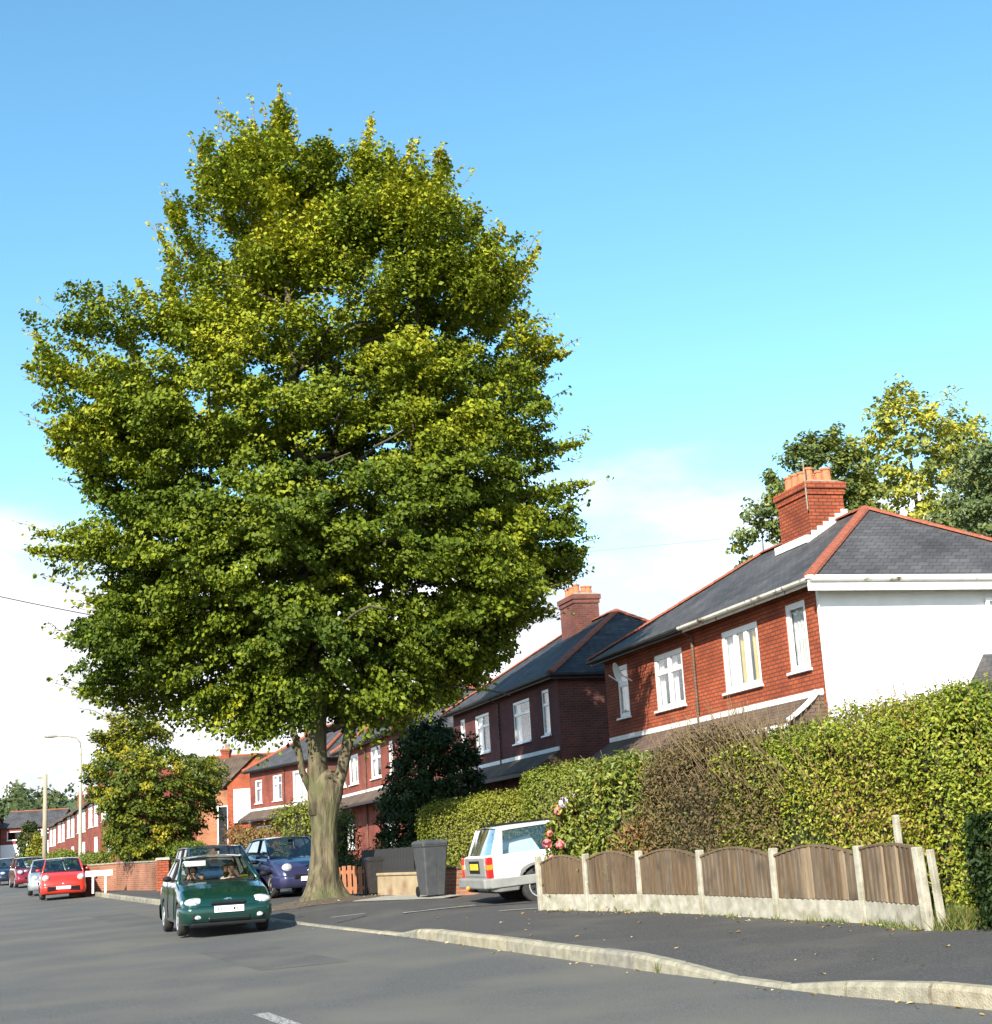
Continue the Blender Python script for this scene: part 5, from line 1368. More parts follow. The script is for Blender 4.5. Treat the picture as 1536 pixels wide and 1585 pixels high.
for k in range(340):
    i = rng.integers(0, 200)
    m_ = rng.random()
    if m_ < .35:
        f = rng.uniform(0, 6); a = np.array(FP[int(f) if f < 6 else 5]); b = np.array(FP[min(6, int(f) + 1)]); q = a + (b - a) * (f % 1) + np.array([-.9, -.4]) * abs(rng.normal()) * .22
        z = pave_z(*q) + .008
    elif m_ < .62:
        j = rng.integers(20, 60); q = KL[j] - KN[j] * abs(rng.normal()) * .10 + KT[j] * rng.uniform(-.4, .4); z = float(G(*q)) + ROAD_DZ + .006
    elif m_ < .85:
        q = np.array([-4.4, 33.3]) + rng.normal(size=2) * np.array([.95, .9]); z = pave_z(*q) + .05
    else:
        j = rng.integers(22, 46); q = KL[j] + KN[j] * rng.uniform(.2, 2.3); z = pave_z(*q) + .008
    lp_.append((q[0], q[1], z))
lp_ = np.array(lp_); n = len(lp_)
me = leaf_mesh('fallen_leaves', lp_, np.array([0, 0, 1.0]) + rng.normal(size=(n, 3)) * .22, rng.uniform(.03, .075, n), rng.uniform(0, 1, n), rng)
tag(link('fallen_leaves', me, M['leaf_fallen']), 'yellow fallen leaves scattered on pavement and gutter', 'leaves', kind='stuff')
# leaf mould and roots around the trunk foot
mb = MB(); rows = []
for r_, h in ((0.3, .10), (.75, .055), (1.05, .030), (1.35, .006)):
    rows.append([(r_ * 1.0 * math.cos(an) * (1 + .12 * math.sin(3 * an)), r_ * .9 * math.sin(an) * (1 + .1 * math.sin(4 * an + 1)), 0) for an in np.linspace(0, 2 * math.pi, 33)])
    rows[-1] = [(-4.35 + x, 33.45 + y, pave_z(-4.35 + x, 33.45 + y) + h) for x, y, _ in rows[-1]]
mb.grid(rows, flip=True); tag(mb.build('tree_pit', M['soil'], smooth=True), kind='structure')

# ------------------------------------------------------------------ vehicles
_wheel_cache = {}
def wheel_meshes(r, spokes):
    key = (round(r, 3), spokes)
    if key not in _wheel_cache:
        t = MB(); w = .092
        t.lathe([(r * .62, -w * .8), (r * .80, -w), (r * .95, -w * .92), (r, -w * .6), (r, w * .6), (r * .95, w * .92), (r * .80, w), (r * .62, w * .8)], 28, axis='y')
        rm = MB(); rm.lathe([(r * .60, -w * .70), (r * .645, -w * .98), (r * .60, -w * .99), (r * .56, -w * .80), (r * .20, -w * .72), (r * .16, -w * .92), (.01, -w * .93)], 28, axis='y')
        for k in range(spokes):
            an = 2 * math.pi * (k + .5) / spokes
            c = (r * .40 * math.cos(an), -w * .80, r * .40 * math.sin(an))
            rm.ell(c, (r * .085, .012, r * .085), 8, 4, m=1)
        _wheel_cache[key] = (t.mesh('tyre', True), rm.mesh('rim', True))
    return _wheel_cache[key]

def car(name, loc, heading, sp, pm, label, group=None, pitch=0.0, spokes=7, glass=None, interior=True):
    rz = math.atan2(heading[1], heading[0])
    r = empty(name, loc); r.rotation_euler = (0, pitch, rz); tag(r, label, 'car', group)
    L, W, zb, wr = sp['L'], sp['W'], sp['zb'], sp['r']
    xw = [L / 2 - sp['fo'], L / 2 - sp['fo'] - sp['wb']]
    px, pz = zip(*sp['prof'])
    sq = sp.get('sq', .82); R = wr + .055
    xs = np.unique(np.concatenate([np.linspace(-L / 2, L / 2, 46), L / 2 - np.array([.02, .05, .1, .17, .26]), -L / 2 + np.array([.02, .05, .1, .17, .26]), *[np.linspace(x - R, x + R, 17) for x in xw]]))
    cab = sp['cab']; x_ws, x_rg = cab['wsb'][0], cab['rrb'][0]
    mb = MB(); rings = []
    for x in xs:
        e = min(1, (L / 2 - abs(x)) / sp.get('round', .42)); f = math.sqrt(max(0, 1 - (1 - e) ** 2)); w = W / 2 * (sq + (1 - sq) * f)
        zt = float(np.interp(x, px, pz)); zl = zb + .06 * (1 - f)
        arch = 0
        for c in xw:
            if abs(x - c) < R: arch = max(arch, wr + math.sqrt(max(0, R * R - (x - c) ** 2)))
        inarch = arch > zl + .02
        z0 = max(zl, min(arch, zt - .12))
        incab = x_rg + .05 < x < x_ws - .05
        zs = zt - .13
        zm = z0 + (zs - z0) * .45
        zu = z0 + (0.0 if inarch else .03)
        top = [(w * .945, zt - .025), (w * .89, zt)]
        if incab: inner = [(w * .86, zt - .30), (0, zt - .30)]
        else: inner = [(w * .5, zt + sp.get('crown', .025) * .75), (0, zt + sp.get('crown', .025))]
        half = [(0, z0), (w * .82, z0), (w * (.985 if inarch else .955), zu), (w * (1.0 if inarch else .99), min(zu + .07, zm)), (w, zm), (w * .985, zs)] + top + inner
        ring = [(x, y, z) for y, z in half] + [(x, -y, z) for y, z in half[-2:0:-1]]
        rings.append((ring, incab))
    nR = len(rings[0][0]); nh = 10
    for ring, _ in rings: mb.v += ring
    lowf = sp.get('cladding', 0)
    for a in range(len(rings) - 1):
        cabf = rings[a][1] and rings[a + 1][1]
        for b in range(nR):
            c = (b + 1) % nR; seg = min(b, nR - 1 - b)
            m = 0
            if seg <= 1: m = 1
            if seg in (7, 8) and (rings[a][1] or rings[a + 1][1]): m = 1
            if lowf and seg in (2, 3): m = 2
            mb.f.append((a * nR + b, a * nR + c, (a + 1) * nR + c, (a + 1) * nR + b)); mb.m.append(m)
    mb.f.append(tuple(range(nR))[::-1]); mb.m.append(2 if lowf else 0)
    mb.f.append(tuple((len(rings) - 1) * nR + k for k in range(nR))); mb.m.append(2 if lowf else 0)
    body = mb.build('body', [pm, M['interior'], M['grey_plastic']], r, smooth=True)
    md = body.modifiers.new('split', 'EDGE_SPLIT'); md.split_angle = rad(50)
    # greenhouse
    wB, wR = W / 2 * .90, W / 2 * sp.get('tum', .72)
    (xb, zb1), (xt, zt1), (xr, zr), (xq, zq) = cab['wsb'], cab['wst'], cab['rrt'], cab['rrb']
    ys = np.linspace(-1, 1, 11); gl = glass or M['car_glass']
    ws = MB().grid([[(xb + .10 * (1 - y * y), y * wB * .97, zb1 + .01) for y in ys], [(xt + .05 * (1 - y * y), y * wR * .97, zt1 - .01 + .03 * (1 - y * y)) for y in ys]])
    windscreen = ws.build('windscreen', gl, r, smooth=True)
    rg_ = MB().grid([[(xq - .05 * (1 - y * y), y * wB * .95, zq) for y in ys], [(xr - .03 * (1 - y * y), y * wR * .97, zr - .01 + .02 * (1 - y * y)) for y in ys]])
    rg_.build('rear_window', gl, r, smooth=True)
    nroof = 9; rows = []
    for k in range(nroof):
        t = k / (nroof - 1); x = xt + (xr - xt) * t; z = zt1 + (zr - zt1) * t + .035 * math.sin(math.pi * t)
        rows.append([(x + (.05 * (1 - y * y) if k == 0 else 0) - (.03 * (1 - y * y) if k == nroof - 1 else 0), y * wR, z + .035 * (1 - y * y)) for y in ys])
    rmb = MB().grid(rows, flip=True)
    rmb.grid([[(p[0], p[1], p[2] - .05) for p in q] for q in rows])
    roof = rmb.build('roof', pm, r, smooth=True)
    for sgn in (-1, 1):
        rail = [Vector((q[0][0], sgn * wR, q[0][2] - .015)) for q in rows]
        MB().tube(rail, .028, 6).build('roof_rail', pm, r, smooth=True)
        A0, A1 = Vector((xb, sgn * wB, zb1 - .02)), Vector((xt, sgn * wR, zt1 - .01))
        MB().tube([A0, A0.lerp(A1, .5) + Vector((.015, 0, .012)), A1], sp.get('pil', .034), 6).build('pillar', pm, r, smooth=True)
        B0, B1 = Vector((xq, sgn * wB, zq - .02)), Vector((xr, sgn * wR, zr - .01))
        cp = sp.get('cp', .2); th = .02
        b_ = [(xq - .01, sgn * wB, zq - .03), (xq + cp * 1.25, sgn * wB, zq - .03), (xr + cp * .6, sgn * wR, zr), (xr - .01, sgn * wR, zr)]
        ib = [(p[0], p[1] - sgn * .035, p[2]) for p in b_]
        pb = MB(); pb.quad(*b_); pb.quad(*ib[::-1])
        for k in range(4): pb.quad(b_[k], b_[(k + 1) % 4], ib[(k + 1) % 4], ib[k])
        pb.build('pillar', pm, r)
        xm = sp.get('bx', -.1)
        for xp in ([xm] if not isinstance(xm, (list, tuple)) else xm):
            MB().tube([(xp, sgn * (wB - .005), zb1 + (zq - zb1) * (xb - xp) / (xb - xq) - .02), (xp - .03, sgn * (wR + .002), zr - .0 + (zt1 - zr) * .5)], .03, 6).build('pillar', M['black_plastic'] if sp.get('bblack', 1) else pm, r)
        sg_ = MB().quad((xb - .06, sgn * (wB - .012), zb1 - .01), (xq + .05, sgn * (wB - .012), zq - .01), (xr + .05, sgn * (wR - .012), zr), (xt - .03, sgn * (wR - .012), zt1))
        sg_.build('side_window', gl, r)
        # mirrors
        MB().ell((xb - .28, sgn * (W / 2 + .085), zb1 + .085), (.045, .085, .055), 10, 6).build('mirror', sp.get('mirm', pm), r, smooth=True)
        MB().tube([(xb - .26, sgn * (wB - .02), zb1 + .04), (xb - .28, sgn * (W / 2 + .03), zb1 + .06)], .02, 6).build('mirror_arm', M['black_plastic'], r)
        for xc in xw:
            tm_, rm_ = wheel_meshes(wr, spokes)
            wo = link('wheel', tm_, M['tyre'], r, loc=(xc, sgn * (W / 2 - .10), wr), rot=(0, 0, 0 if sgn < 0 else math.pi))
            ro = link('rim', rm_, [M['rim'], M['black_plastic']], wo)
    for sg_x, nm in ((1, 'front_bumper'), (-1, 'back_bumper')):
        if sp.get('cladding'): break
        rd_ = sp.get('round', .42); cols_ = []
        for yv in np.linspace(-1, 1, 25):
            ay = abs(yv) * W / 2
            if ay <= sq * W / 2: xf = L / 2 + .05 * (1 - (ay / (sq * W / 2)) ** 2)
            else:
                f = (2 * ay / W - sq) / (1 - sq); xf = L / 2 - (1 - math.sqrt(max(0, 1 - f * f))) * rd_
            cols_.append((xf, yv * (W / 2 + .012)))
        rows = [[((x + o) * sg_x, y * k, z) for x, y in cols_] for z, o, k in ((.20, -.06, .97), (.25, .01, 1.0), (.34, .025, 1.006), (.44, .03, 1.008), (.495, .018, 1.004), (.51, -.03, .98))]
        MB().grid(rows, flip=sg_x < 0).build(nm, pm, r, smooth=True)
    if interior:
        for sy in (-.36, .36):
            bk = MB(); x0 = xb - .98
            bk.hexa([(x0, sy - .24, .30), (x0 + .14, sy - .24, .30), (x0 + .14, sy + .24, .30), (x0, sy + .24, .30)], [(x0 - .2, sy - .20, zb1 + .07), (x0 - .10, sy - .20, zb1 + .07), (x0 - .10, sy + .20, zb1 + .07), (x0 - .2, sy + .20, zb1 + .07)])
            s_ = bevel(bk.build('seat', M['interior'], r), .03, 2)
            MB().ell((x0 - .17, sy, zb1 + .20), (.05, .13, .10), 10, 6).build('head_restraint', M['interior'], s_, smooth=True)
        MB().hexa([(xb - .45, -wB + .05, zb1 - .3), (xb + .05, -wB + .05, zb1 - .3), (xb + .05, wB - .05, zb1 - .3), (xb - .45, wB - .05, zb1 - .3)], [(xb - .42, -wB + .06, zb1 - .04), (xb, -wB + .06, zb1 - .01), (xb, wB - .06, zb1 - .01), (xb - .42, wB - .06, zb1 - .04)]).build('dashboard', M['interior'], r)
        st = MB(); pts = [Vector((xb - .52 - .08 * math.sin(a), -.36 + .18 * math.cos(a), zb1 + .02 + .16 * math.sin(a))) for a in np.linspace(0, 2 * math.pi, 21)]
        st.tube(pts, .014, 6, caps=False); st.build('steering_wheel', M['black_plastic'], r, smooth=True)
        MB().box(xb - .50, xb - .47, -.06, .06, zt1 - .10, zt1 - .03).build('rear_view_mirror', M['black_plastic'], r)
    return r

def ellp(r, name, c, rr, m, rot=None):
    o = MB().ell((0, 0, 0), rr, 14, 8).build(name, m, r, smooth=True); o.location = c
    if rot: o.rotation_euler = rot
    return o
def boxp(r, name, x0, x1, y0, y1, z0, z1, m, bv=.01):
    cx, cy, cz = (x0 + x1) / 2, (y0 + y1) / 2, (z0 + z1) / 2
    o = MB().box(x0 - cx, x1 - cx, y0 - cy, y1 - cy, z0 - cz, z1 - cz).build(name, m, r); o.location = (cx, cy, cz)
    if bv: bevel(o, bv, 2)
    return o

HATCH = dict(mirm=M['black_plastic'], L=4.10, W=1.63, zb=.19, r=.285, fo=.80, wb=2.40, crown=.03, tum=.70, cp=.26, bx=-.35,
    prof=[(-2.05, .60), (-2.02, .78), (-1.92, .90), (-1.5, .95), (.72, .925), (1.1, .865), (1.5, .78), (1.8, .675), (1.95, .60), (2.03, .52), (2.05, .47)],
    cab=dict(wsb=(.78, .915), wst=(.02, 1.345), rrt=(-1.15, 1.33), rrb=(-1.68, .96)))
def g_at(x, y): return float(G(x, y)) + ROAD_DZ + .002

# --- green hatchback coming towards the camera
hd = (math.sin(rad(19)), -math.cos(rad(19)))
M['paint_green'] = paint('paint_green', (0.007, 0.052, 0.038), .22, .45)
gx0, gy0 = -5.80, 28.75
gc = car('green_hatchback', (gx0, gy0, g_at(gx0, gy0)), hd, HATCH, M['paint_green'], 'dark green hatchback driving towards the camera with two people inside', glass=glass_mat('windscreen_clear', (.90, .95, .94), .07))
for s in (-1, 1):
    MB().tube([(.80, s * .70, .905), (1.3, s * .685, .835), (1.70, s * .62, .73), (1.86, s * .50, .665)], .003, 4).build('bonnet_seam', M['black_plastic'], gc)
    MB().tube([(2.05, s * .10, .505), (2.045, s * .5, .508), (1.97, s * .66, .51), (1.80, s * .79, .51), (1.62, s * .822, .51)], .008, 4).build('bumper_seam', M['black_plastic'], gc)
    hl = ellp(gc, 'headlight', (1.885, s * .545, .578), (.13, .235, .078), M['lamp_lens'], (0, rad(20), s * rad(-24)))
    ellp(hl, 'reflector', (.095, s * -.06, .0), (.05, .05, .045), M['chrome'])
    ellp(hl, 'reflector', (.085, s * .07, .0), (.05, .045, .04), M['chrome'])
    ellp(gc, 'indicator', (1.78, s * .73, .575), (.12, .06, .055), M['lamp_amber'] if s > 0 else M['lamp_lens'], (0, 0, s * rad(-35)))
    ellp(gc, 'fog_light', (2.085, s * .53, .325), (.03, .075, .040), M['lamp_lens'], (0, 0, s * rad(-20)))
    boxp(gc, 'fog_recess', 1.96, 2.088, s * .52 - .12, s * .52 + .12, .275, .375, M['black_plastic'], .02)
    boxp(gc, 'door_handle', -.22, -.08, s * .80 - .01, s * .80 + .016, .74, .765, M['black_plastic'])
    MB().tube([(-.30, s * .814, .93), (-.33, s * .82, .6), (-.30, s * .817, .27)], .006, 4).build('door_seam', M['black_plastic'], gc)
    MB().tube([(.70, s * .80, .86), (.78, s * .82, .6), (.70, s * .817, .27)], .006, 4).build('door_seam', M['black_plastic'], gc)
boxp(gc, 'upper_grille', 1.96, 2.06, -.31, .31, .525, .585, M['black_plastic'], .02)
boxp(gc, 'lower_grille', 2.0, 2.128, -.37, .37, .245, .345, M['black_plastic'], .03)
boxp(gc, 'bumper_lip', 2.0, 2.14, -.36, .36, .285, .305, M['paint_green'], .008)
pl_ = boxp(gc, 'number_plate', 2.12, 2.142, -.26, .26, .395, .505, M['plate_white'], .006)
for k, (yy, w_) in enumerate(((-.19, .014), (-.135, .012), (-.08, .014), (-.01, .006), (.045, .008), (.09, .018), (.145, .012), (.195, .010))):
    o = MB().box(.0105, .0125, -w_, w_, -.022, .022).build('plate_mark', M['black_plastic'] if k == 5 else M['grey_plastic'], pl_); o.location = (0, yy, 0)
bd = MB(); bd.tube([(1.965, -.07, .612), (1.955, .0, .628), (1.965, .07, .612)], .010, 6); bd.tube([(1.975, -.04, .602), (1.96, .05, .632)], .009, 6); bd.build('badge', M['chrome'], gc)
boxp(gc, 'air_dam', 1.96, 2.10, -.66, .66, .17, .235, M['black_plastic'], .02)
MB().grid([[(.90 - .10 * y * y, y * .70, .925) for y in np.linspace(-1, 1, 9)], [(.80 + .07 * (1 - y * y), y * .71, .945) for y in np.linspace(-1, 1, 9)]]).build('cowl', M['black_plastic'], gc, smooth=True)
boxp(gc, 'sun_visor', .10, .13, -.56, -.14, 1.20, 1.30, M['plate_white'], .01)
boxp(gc, 'parcel', .42, .50, .46, .60, .93, 1.0, mat('yellow_card', (.62, .62, .05), rough=.8), .01)
for s in (-1, 1):
    MB().tube([(.86, s * .3 - .18, .945), (.72, s * .3 + .25, .965)], .008, 4).build('wiper', M['black_plastic'], gc)

# --- people in the green car
def person(name, parent_loc, rz, nodes, edges, radii, label, skin_zone, cloth, hair, headc, headr, hair_style):
    me = bpy.data.meshes.new('body'); me.from_pydata(nodes, edges, []); me.update()
    o = bpy.data.objects.new('tmp_body', me); COL.objects.link(o)
    sk = o.modifiers.new('skin', 'SKIN'); sk.use_smooth_shade = True
    for i, rr in enumerate(radii):
        me.skin_vertices[0].data[i].radius = rr if isinstance(rr, tuple) else (rr, rr)
    me.skin_vertices[0].data[0].use_root = True
    sb = o.modifiers.new('sub', 'SUBSURF'); sb.levels = 1; sb.render_levels = 1
    dg = bpy.context.evaluated_depsgraph_get(); dg.update()
    me2 = bpy.data.meshes.new_from_object(o.evaluated_get(dg)); bpy.data.objects.remove(o)
    me2.materials.clear(); me2.materials.append(M[cloth]); me2.materials.append(M['skin'])
    for p in me2.polygons:
        c = p.center; p.material_index = 1 if any((Vector(c) - Vector(q)).length < d for q, d in skin_zone) else 0
        p.use_smooth = True
    r = tag(empty(name, parent_loc), label, 'person', 'people in the green car'); r.rotation_euler = (0, 0, rz)
    link('body', me2, None, r)
    hm = MB(); hx_, hy_, hz_ = headc
    hm.ell((hx_ - .022, hy_, hz_ + .028), (headr[0] * 1.04, headr[1] * 1.13, headr[2] * 1.0), 16, 10)
    # keep the hair off the face: pull front low vertices back
    hv = []
    for v in hm.v:
        x, y, z = v
        if x > hx_ + .035 and z < hz_ + .055: x = hx_ + .03 - .03 * abs(y - hy_) / .1
        hv.append((x, y, z))
    hm.v = hv
    if hair_style == 'long':
        for s in (-1, 1):
            hm.tube([(hx_ - .03, hy_ + s * .085, hz_ + .03), (hx_ - .02, hy_ + s * .10, hz_ - .08), (hx_ - .03, hy_ + s * .10, hz_ - .20)], [.05, .055, .03], 8)
    hm.build('hair', M[hair], r, smooth=True)
    ey = MB()
    for s in (-1, 1): ey.ell((hx_ + headr[0] * .90, hy_ + s * .034, hz_ + .012), (.012, .016, .008), 8, 4)
    ey.build('eyes', M['hair_dark'], r)
    mo = MB().ell((hx_ + headr[0] * .90, hy_, hz_ - .062), (.010, .026, .007), 8, 4).build('mouth', mat('lips', (.45, .16, .13), rough=.5), r)
    return r
def hand(nodes, edges, radii, wrist_i, palm, fdir, side, upv):
    """palm and five unequal, curled fingers grown from the wrist node"""
    palm, fdir, side, upv = Vector(palm), Vector(fdir).normalized(), Vector(side).normalized(), Vector(upv).normalized()
    pi = len(nodes); nodes.append(tuple(palm)); edges.append((wrist_i, pi)); radii.append((.036, .018))
    for k, (o, ln) in enumerate(((-.03, .062), (-.01, .074), (.01, .070), (.03, .055))):
        b0 = palm + side * o + fdir * .045; m1 = b0 + fdir * ln * .55 + upv * .008; t1 = b0 + fdir * ln * .8 - upv * .028
        i = len(nodes); nodes += [tuple(b0), tuple(m1), tuple(t1)]; edges += [(pi, i), (i, i + 1), (i + 1, i + 2)]; radii += [.010, .009, .008]
    th0 = palm - side * .035 - fdir * .01; th1 = th0 - side * .03 + fdir * .03; i = len(nodes)
    nodes += [tuple(th0), tuple(th1)]; edges += [(pi, i), (i, i + 1)]; radii += [.012, .009]
def seated(yy, xb, pose):
    # root first: pelvis; local frame is the car's (x forward, y left, z up)
    n = [(xb, yy, .42), (xb - .06, yy, .62), (xb - .10, yy, .84), (xb - .10, yy, .96), (xb - .085, yy, 1.03), (xb - .06, yy, 1.10), (xb - .055, yy, 1.19), (xb + .03, yy, 1.112)]
    e = [(0, 1), (1, 2), (2, 3), (3, 4), (4, 5), (5, 6), (5, 7)]
    rd = [(.15, .12), (.14, .11), (.16, .11), (.08, .07), .052, (.078, .088), (.072, .075), (.018, .016)]
    for s in (-1, 1):
        i = len(n); n += [(xb + .22, yy + s * .11, .46), (xb + .44, yy + s * .12, .50), (xb + .60, yy + s * .12, .22)]; e += [(0, i), (i, i + 1), (i + 1, i + 2)]; rd += [.085, .062, .045]
    hands = []
    for s in (-1, 1):
        el, wr_ = pose[s]
        i = len(n); n += [(xb - .10, yy + s * .17, .93), tuple(el), tuple(wr_)]; e += [(2, i), (i, i + 1), (i + 1, i + 2)]; rd += [.062, .042, .028]; hands.append((i + 2, wr_, el))
    for i, w, el in hands:
        d = (Vector(w) - Vector(el)).normalized(); hand(n, e, rd, i, Vector(w) + d * .05, d, (0, 1, 0) if abs(d.y) < .8 else (1, 0, 0), (-d.z, 0, d.x) if abs(d.y) < .8 else (0, 0, 1))
    return n, e, rd, hands
xs0 = -.02
pose_d = {-1: ((xs0 + .14, -.60, .76), (xs0 + .30, -.50, .96)), 1: ((xs0 + .14, -.14, .76), (xs0 + .30, -.22, .96))}
n_, e_, r_, h_ = seated(-.36, xs0, pose_d)
loc_g = Vector(gc.location); rzg = gc.rotation_euler[2]
hc = (xs0 - .052, -.36, 1.13)
person('person', loc_g, rzg, n_, e_, r_, 'driver in dark clothes behind the wheel of the green car', [(hc, .16)] + [(w, .12) for _, w, _ in h_], 'cloth_black', 'hair_dark', hc, (.088, .078, .115), 'short')
pose_p = {-1: ((xs0 + .12, .12, .74), (xs0 + .16, .25, .90)), 1: ((xs0 + .16, .58, .80), (xs0 + .13, .47, .99))}
n_, e_, r_, h_ = seated(.36, xs0 + .02, pose_p)
hc = (xs0 - .032, .36, 1.13)
person('person', loc_g, rzg, n_, e_, r_, 'passenger in a pale top with one hand raised, beside the driver in the green car', [(hc, .16)] + [(w, .14) for _, w, _ in h_], 'cloth_pale', 'hair_brown', hc, (.088, .078, .115), 'long')

# --- dark car following behind it
MPV = dict(L=4.2, W=1.72, zb=.2, r=.30, fo=.82, wb=2.55, crown=.03, tum=.76, cp=.25, bx=[.1, -.75],
    prof=[(-2.1, .6), (-2.05, .85), (-1.95, 1.0), (-1.5, 1.02), (.95, .98), (1.4, .90), (1.8, .78), (2.0, .62), (2.1, .5)],
    cab=dict(wsb=(1.0, .98), wst=(.25, 1.50), rrt=(-1.65, 1.50), rrb=(-1.95, 1.0)))
def dress(r, sp, plate='plate_white', hz=.66, hy=.58, hr=(.14, .17, .10), grille=True, gz=(.42, .52), gw=.42, badge=True, hx=.20):
    f = sp['L'] / 2
    for s in (-1, 1):
        ellp(r, 'headlight', (f - hx, s * hy, hz), hr, M['lamp_lens'], (0, rad(20), s * rad(-28)))
    if grille: boxp(r, 'grille', f - .12, f + .085, -gw, gw, gz[0], gz[1], M['black_plastic'], .02)
    boxp(r, 'number_plate', f + .07, f + .10, -.26, .26, .36 if grille else .40, .47 if grille else .51, M[plate], .006)
    if badge: ellp(r, 'badge', (f - .03, 0, gz[1] + .09), (.02, .05, .04), M['chrome'])
M['paint_navy'] = paint('paint_navy', (.012, .020, .045), .3, .3)
bx_, by_ = -7.75, 38.6
hd2 = (math.sin(rad(21)), -math.cos(rad(21)))
c2 = car('dark_car', (bx_, by_, g_at(bx_, by_)), hd2, MPV, M['paint_navy'], 'dark blue car half hidden right behind the green hatchback'); dress(c2, MPV)

# --- blue rounded hatchback parked on the footway behind the trunk
SMALL = dict(L=3.72, W=1.60, zb=.19, r=.28, fo=.72, wb=2.36, crown=.04, tum=.72, cp=.30, bx=-.2, sq=.72, round=.6,
    prof=[(-1.86, .6), (-1.82, .8), (-1.7, .95), (-1.3, .98), (.8, .93), (1.15, .88), (1.5, .79), (1.72, .67), (1.82, .56), (1.86, .48)],
    cab=dict(wsb=(.88, .93), wst=(.12, 1.42), rrt=(-1.15, 1.40), rrb=(-1.68, .97)))
M['paint_blue'] = paint('paint_blue', (.040, .042, .105), .28, .35)
ux, uy = -5.95, 38.9
hb_ = (math.sin(rad(27)), -math.cos(rad(27)))
c3 = car('blue_hatchback', (ux, uy, fz(ux, uy) + .004), hb_, SMALL, M['paint_blue'], 'blue rounded hatchback parked on the footway behind the big trunk'); dress(c3, SMALL, hz=.68, hy=.52, hr=(.13, .15, .12))
for s in (-1, 1): ellp(c3, 'fog_light', (1.78, s * .50, .42), (.10, .18, .08), M['lamp_lens'])
MB().tube([(.60, .02, 1.32), (.62, .02, 1.18)], .006, 5).build('air_freshener_cord', M['plate_white'], c3); ellp(c3, 'air_freshener', (.62, .02, 1.13), (.02, .07, .06), mat('pink_card', (.80, .08, .15), rough=.6))

# --- small bright red car
CITY = dict(L=3.43, W=1.62, zb=.18, r=.275, fo=.68, wb=2.34, crown=.03, tum=.74, cp=.25, bx=-.2, sq=.80, round=.45,
    prof=[(-1.71, .6), (-1.68, .85), (-1.58, 1.0), (-1.2, 1.02), (.9, .98), (1.15, .93), (1.45, .82), (1.62, .66), (1.69, .55), (1.71, .45)],
    cab=dict(wsb=(.98, .98), wst=(.28, 1.45), rrt=(-1.25, 1.43), rrb=(-1.58, 1.0)))
M['paint_red'] = paint('paint_red', (.66, .030, .016), .35, .1)
rx_, ry_ = -17.25, 57.2
hd4 = (math.sin(rad(18.5)), -math.cos(rad(18.5)))
c4 = car('red_car', (rx_, ry_, g_at(rx_, ry_)), hd4, CITY, M['paint_red'], 'small bright red car coming down the street, nearest of the far queue'); dress(c4, CITY, hz=.76, hy=.62, hr=(.14, .14, .13), gz=(.38, .46), gw=.50)
boxp(c4, 'lower_grille', 1.62, 1.785, -.58, .58, .30, .47, M['black_plastic'], .03)
# --- silver car behind the red one
M['paint_silver'] = paint('paint_silver', (.42, .45, .47), .3, .5)
sx_, sy_ = -20.05, 64.4
c5 = car('silver_car', (sx_, sy_, g_at(sx_, sy_)), hd4, SMALL, M['paint_silver'], 'silver car mostly hidden behind the small red car'); dress(c5, SMALL, hz=.68, hy=.52, hr=(.13, .16, .13))
# --- dark red car, further back
M['paint_maroon'] = paint('paint_maroon', (.20, .012, .025), .3, .2)
mx_, my_ = -26.3, 81.2
hd5 = (math.sin(rad(24)), -math.cos(rad(24)))
c6 = car('maroon_car', (mx_, my_, g_at(mx_, my_)), hd5, MPV, M['paint_maroon'], 'dark red car left of the silver one, far down the street'); dress(c6, MPV, hz=.78, hy=.62, hr=(.16, .15, .11))
nx_, ny_ = -30.6, 91.0
c7 = car('navy_car', (nx_, ny_, g_at(nx_, ny_)), hd5, MPV, M['paint_navy'], 'dark blue car cut by the left edge behind the dark red car'); dress(c7, MPV)

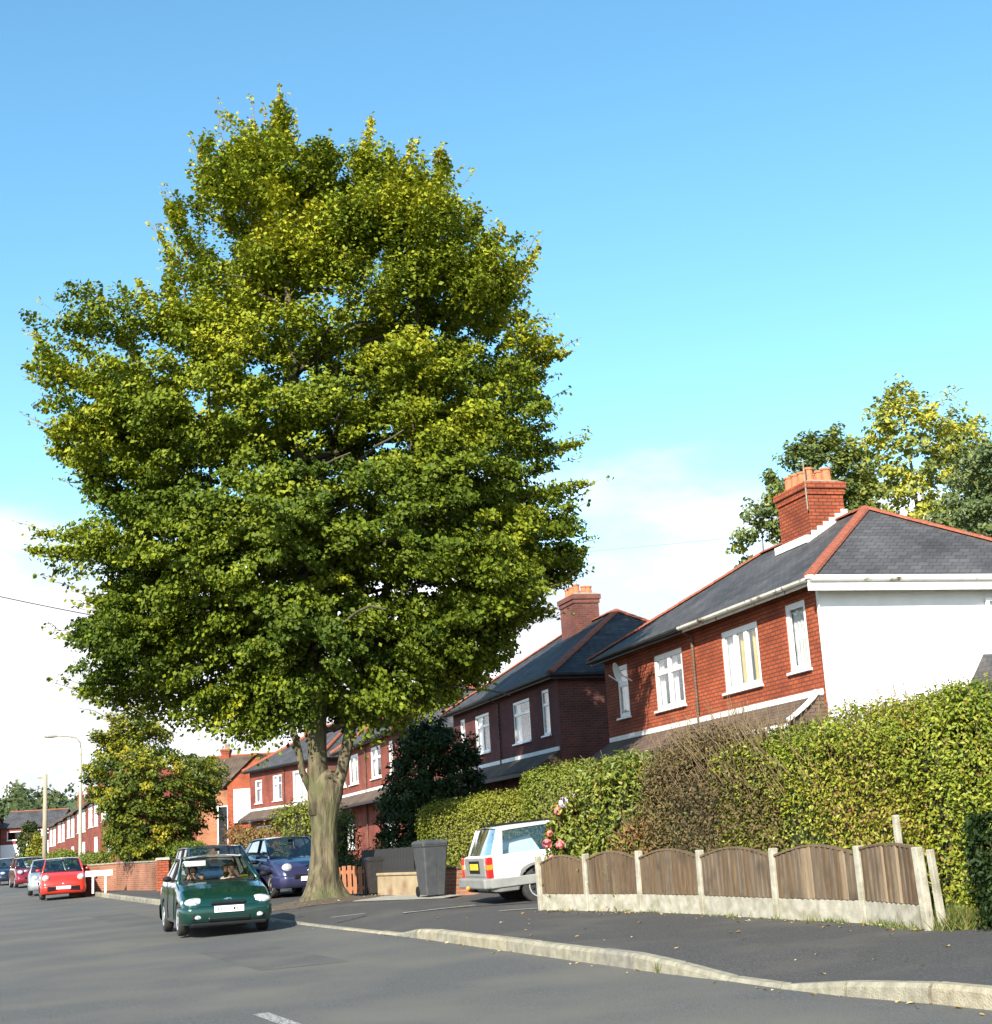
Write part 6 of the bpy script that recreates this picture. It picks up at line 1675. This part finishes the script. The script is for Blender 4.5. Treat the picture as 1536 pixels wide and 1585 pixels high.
# --- white boxy estate car on the drive
ESTATE = dict(L=4.60, W=1.76, zb=.26, r=.315, fo=.92, wb=2.77, crown=.015, tum=.80, cp=.16, bx=[.45, -.55], sq=.94, round=.22, cladding=1, pil=.03, bblack=1,
    prof=[(-2.30, .70), (-2.28, .90), (-2.2, .92), (.9, .91), (1.6, .86), (2.1, .78), (2.26, .68), (2.30, .56)],
    cab=dict(wsb=(1.0, .91), wst=(.35, 1.35), rrt=(-2.02, 1.36), rrb=(-2.20, .91)))
M['paint_white'] = mat('paint_white', (.80, .80, .79), (.84, .84, .83), 2, .35, coat=.4)
hv = np.array([.957, .290]); 
wpx, wpy = 0.40, 26.75                               # near-side rear wheel contact
side_r = np.array([hv[1], -hv[0]])                  # right of heading = camera side
cxy = np.array([wpx, wpy]) + hv * (ESTATE['wb'] + ESTATE['fo'] - ESTATE['L'] / 2) - side_r * (ESTATE['W'] / 2 - .02)
vz = fz(wpx, wpy) + .01
ve = car('white_estate_car', (cxy[0], cxy[1], vz + .03), tuple(hv), ESTATE, M['paint_white'], 'white boxy estate car on the drive, front hidden behind the fence and shrub', pitch=-rad(3.4), spokes=8)
rb = -ESTATE['L'] / 2
tailg = boxp(ve, 'tailgate', rb - .012, rb + .03, -.66, .66, .56, .89, M['grey_plastic'], .015)
boxp(ve, 'number_plate', rb - .03, rb - .013, -.26, .26, .68, .79, M['plate_yellow'], .005)
boxp(ve, 'plate_recess', rb - .018, rb - .011, -.34, .34, .62, .84, M['black_plastic'], .004)
for s in (-1, 1):
    tl = boxp(ve, 'tail_lamp', rb - .02, rb + .09, s * .82 - .055, s * .82 + .055, .54, .90, M['lamp_red'], .01)
    boxp(ve, 'indicator', rb - .026, rb + .094, s * .82 - .058, s * .82 + .058, .68, .77, M['lamp_amber'], .008)
boxp(ve, 'rear_bumper', rb - .11, rb + .30, -.885, .885, .36, .54, M['grey_plastic'], .03)
ellp(ve, 'tow_ball', (rb - .17, 0, .38), (.04, .04, .045), M['lamp_amber'])
MB().tube([(rb + .1, .05, .30), (rb - .16, .0, .34)], .025, 6).build('tow_bar', M['black_plastic'], ve)
for s in (-1, 1):
    boxp(ve, 'bumper_side', rb + .02, rb + .95, s * .872 - .02, s * .872 + .02, .36, .52, M['grey_plastic'], .015)
    MB().tube([(-1.9, s * .66, 1.43), (.2, s * .66, 1.43)], .018, 6).build('roof_bar', M['black_plastic'], ve)
    boxp(ve, 'rubbing_strip', -1.5, 2.0, s * .882 - .008, s * .882 + .008, .58, .62, M['black_plastic'], .004)
MB().hexa([(-2.0, -.5, .9), (-1.2, -.55, .9), (-1.2, .5, .9), (-2.0, .5, .9)], [(-1.85, -.4, 1.10), (-1.35, -.45, 1.2), (-1.35, .4, 1.18), (-1.95, .4, 1.10)]).build('parcel_cover', M['curtain_white'], ve)
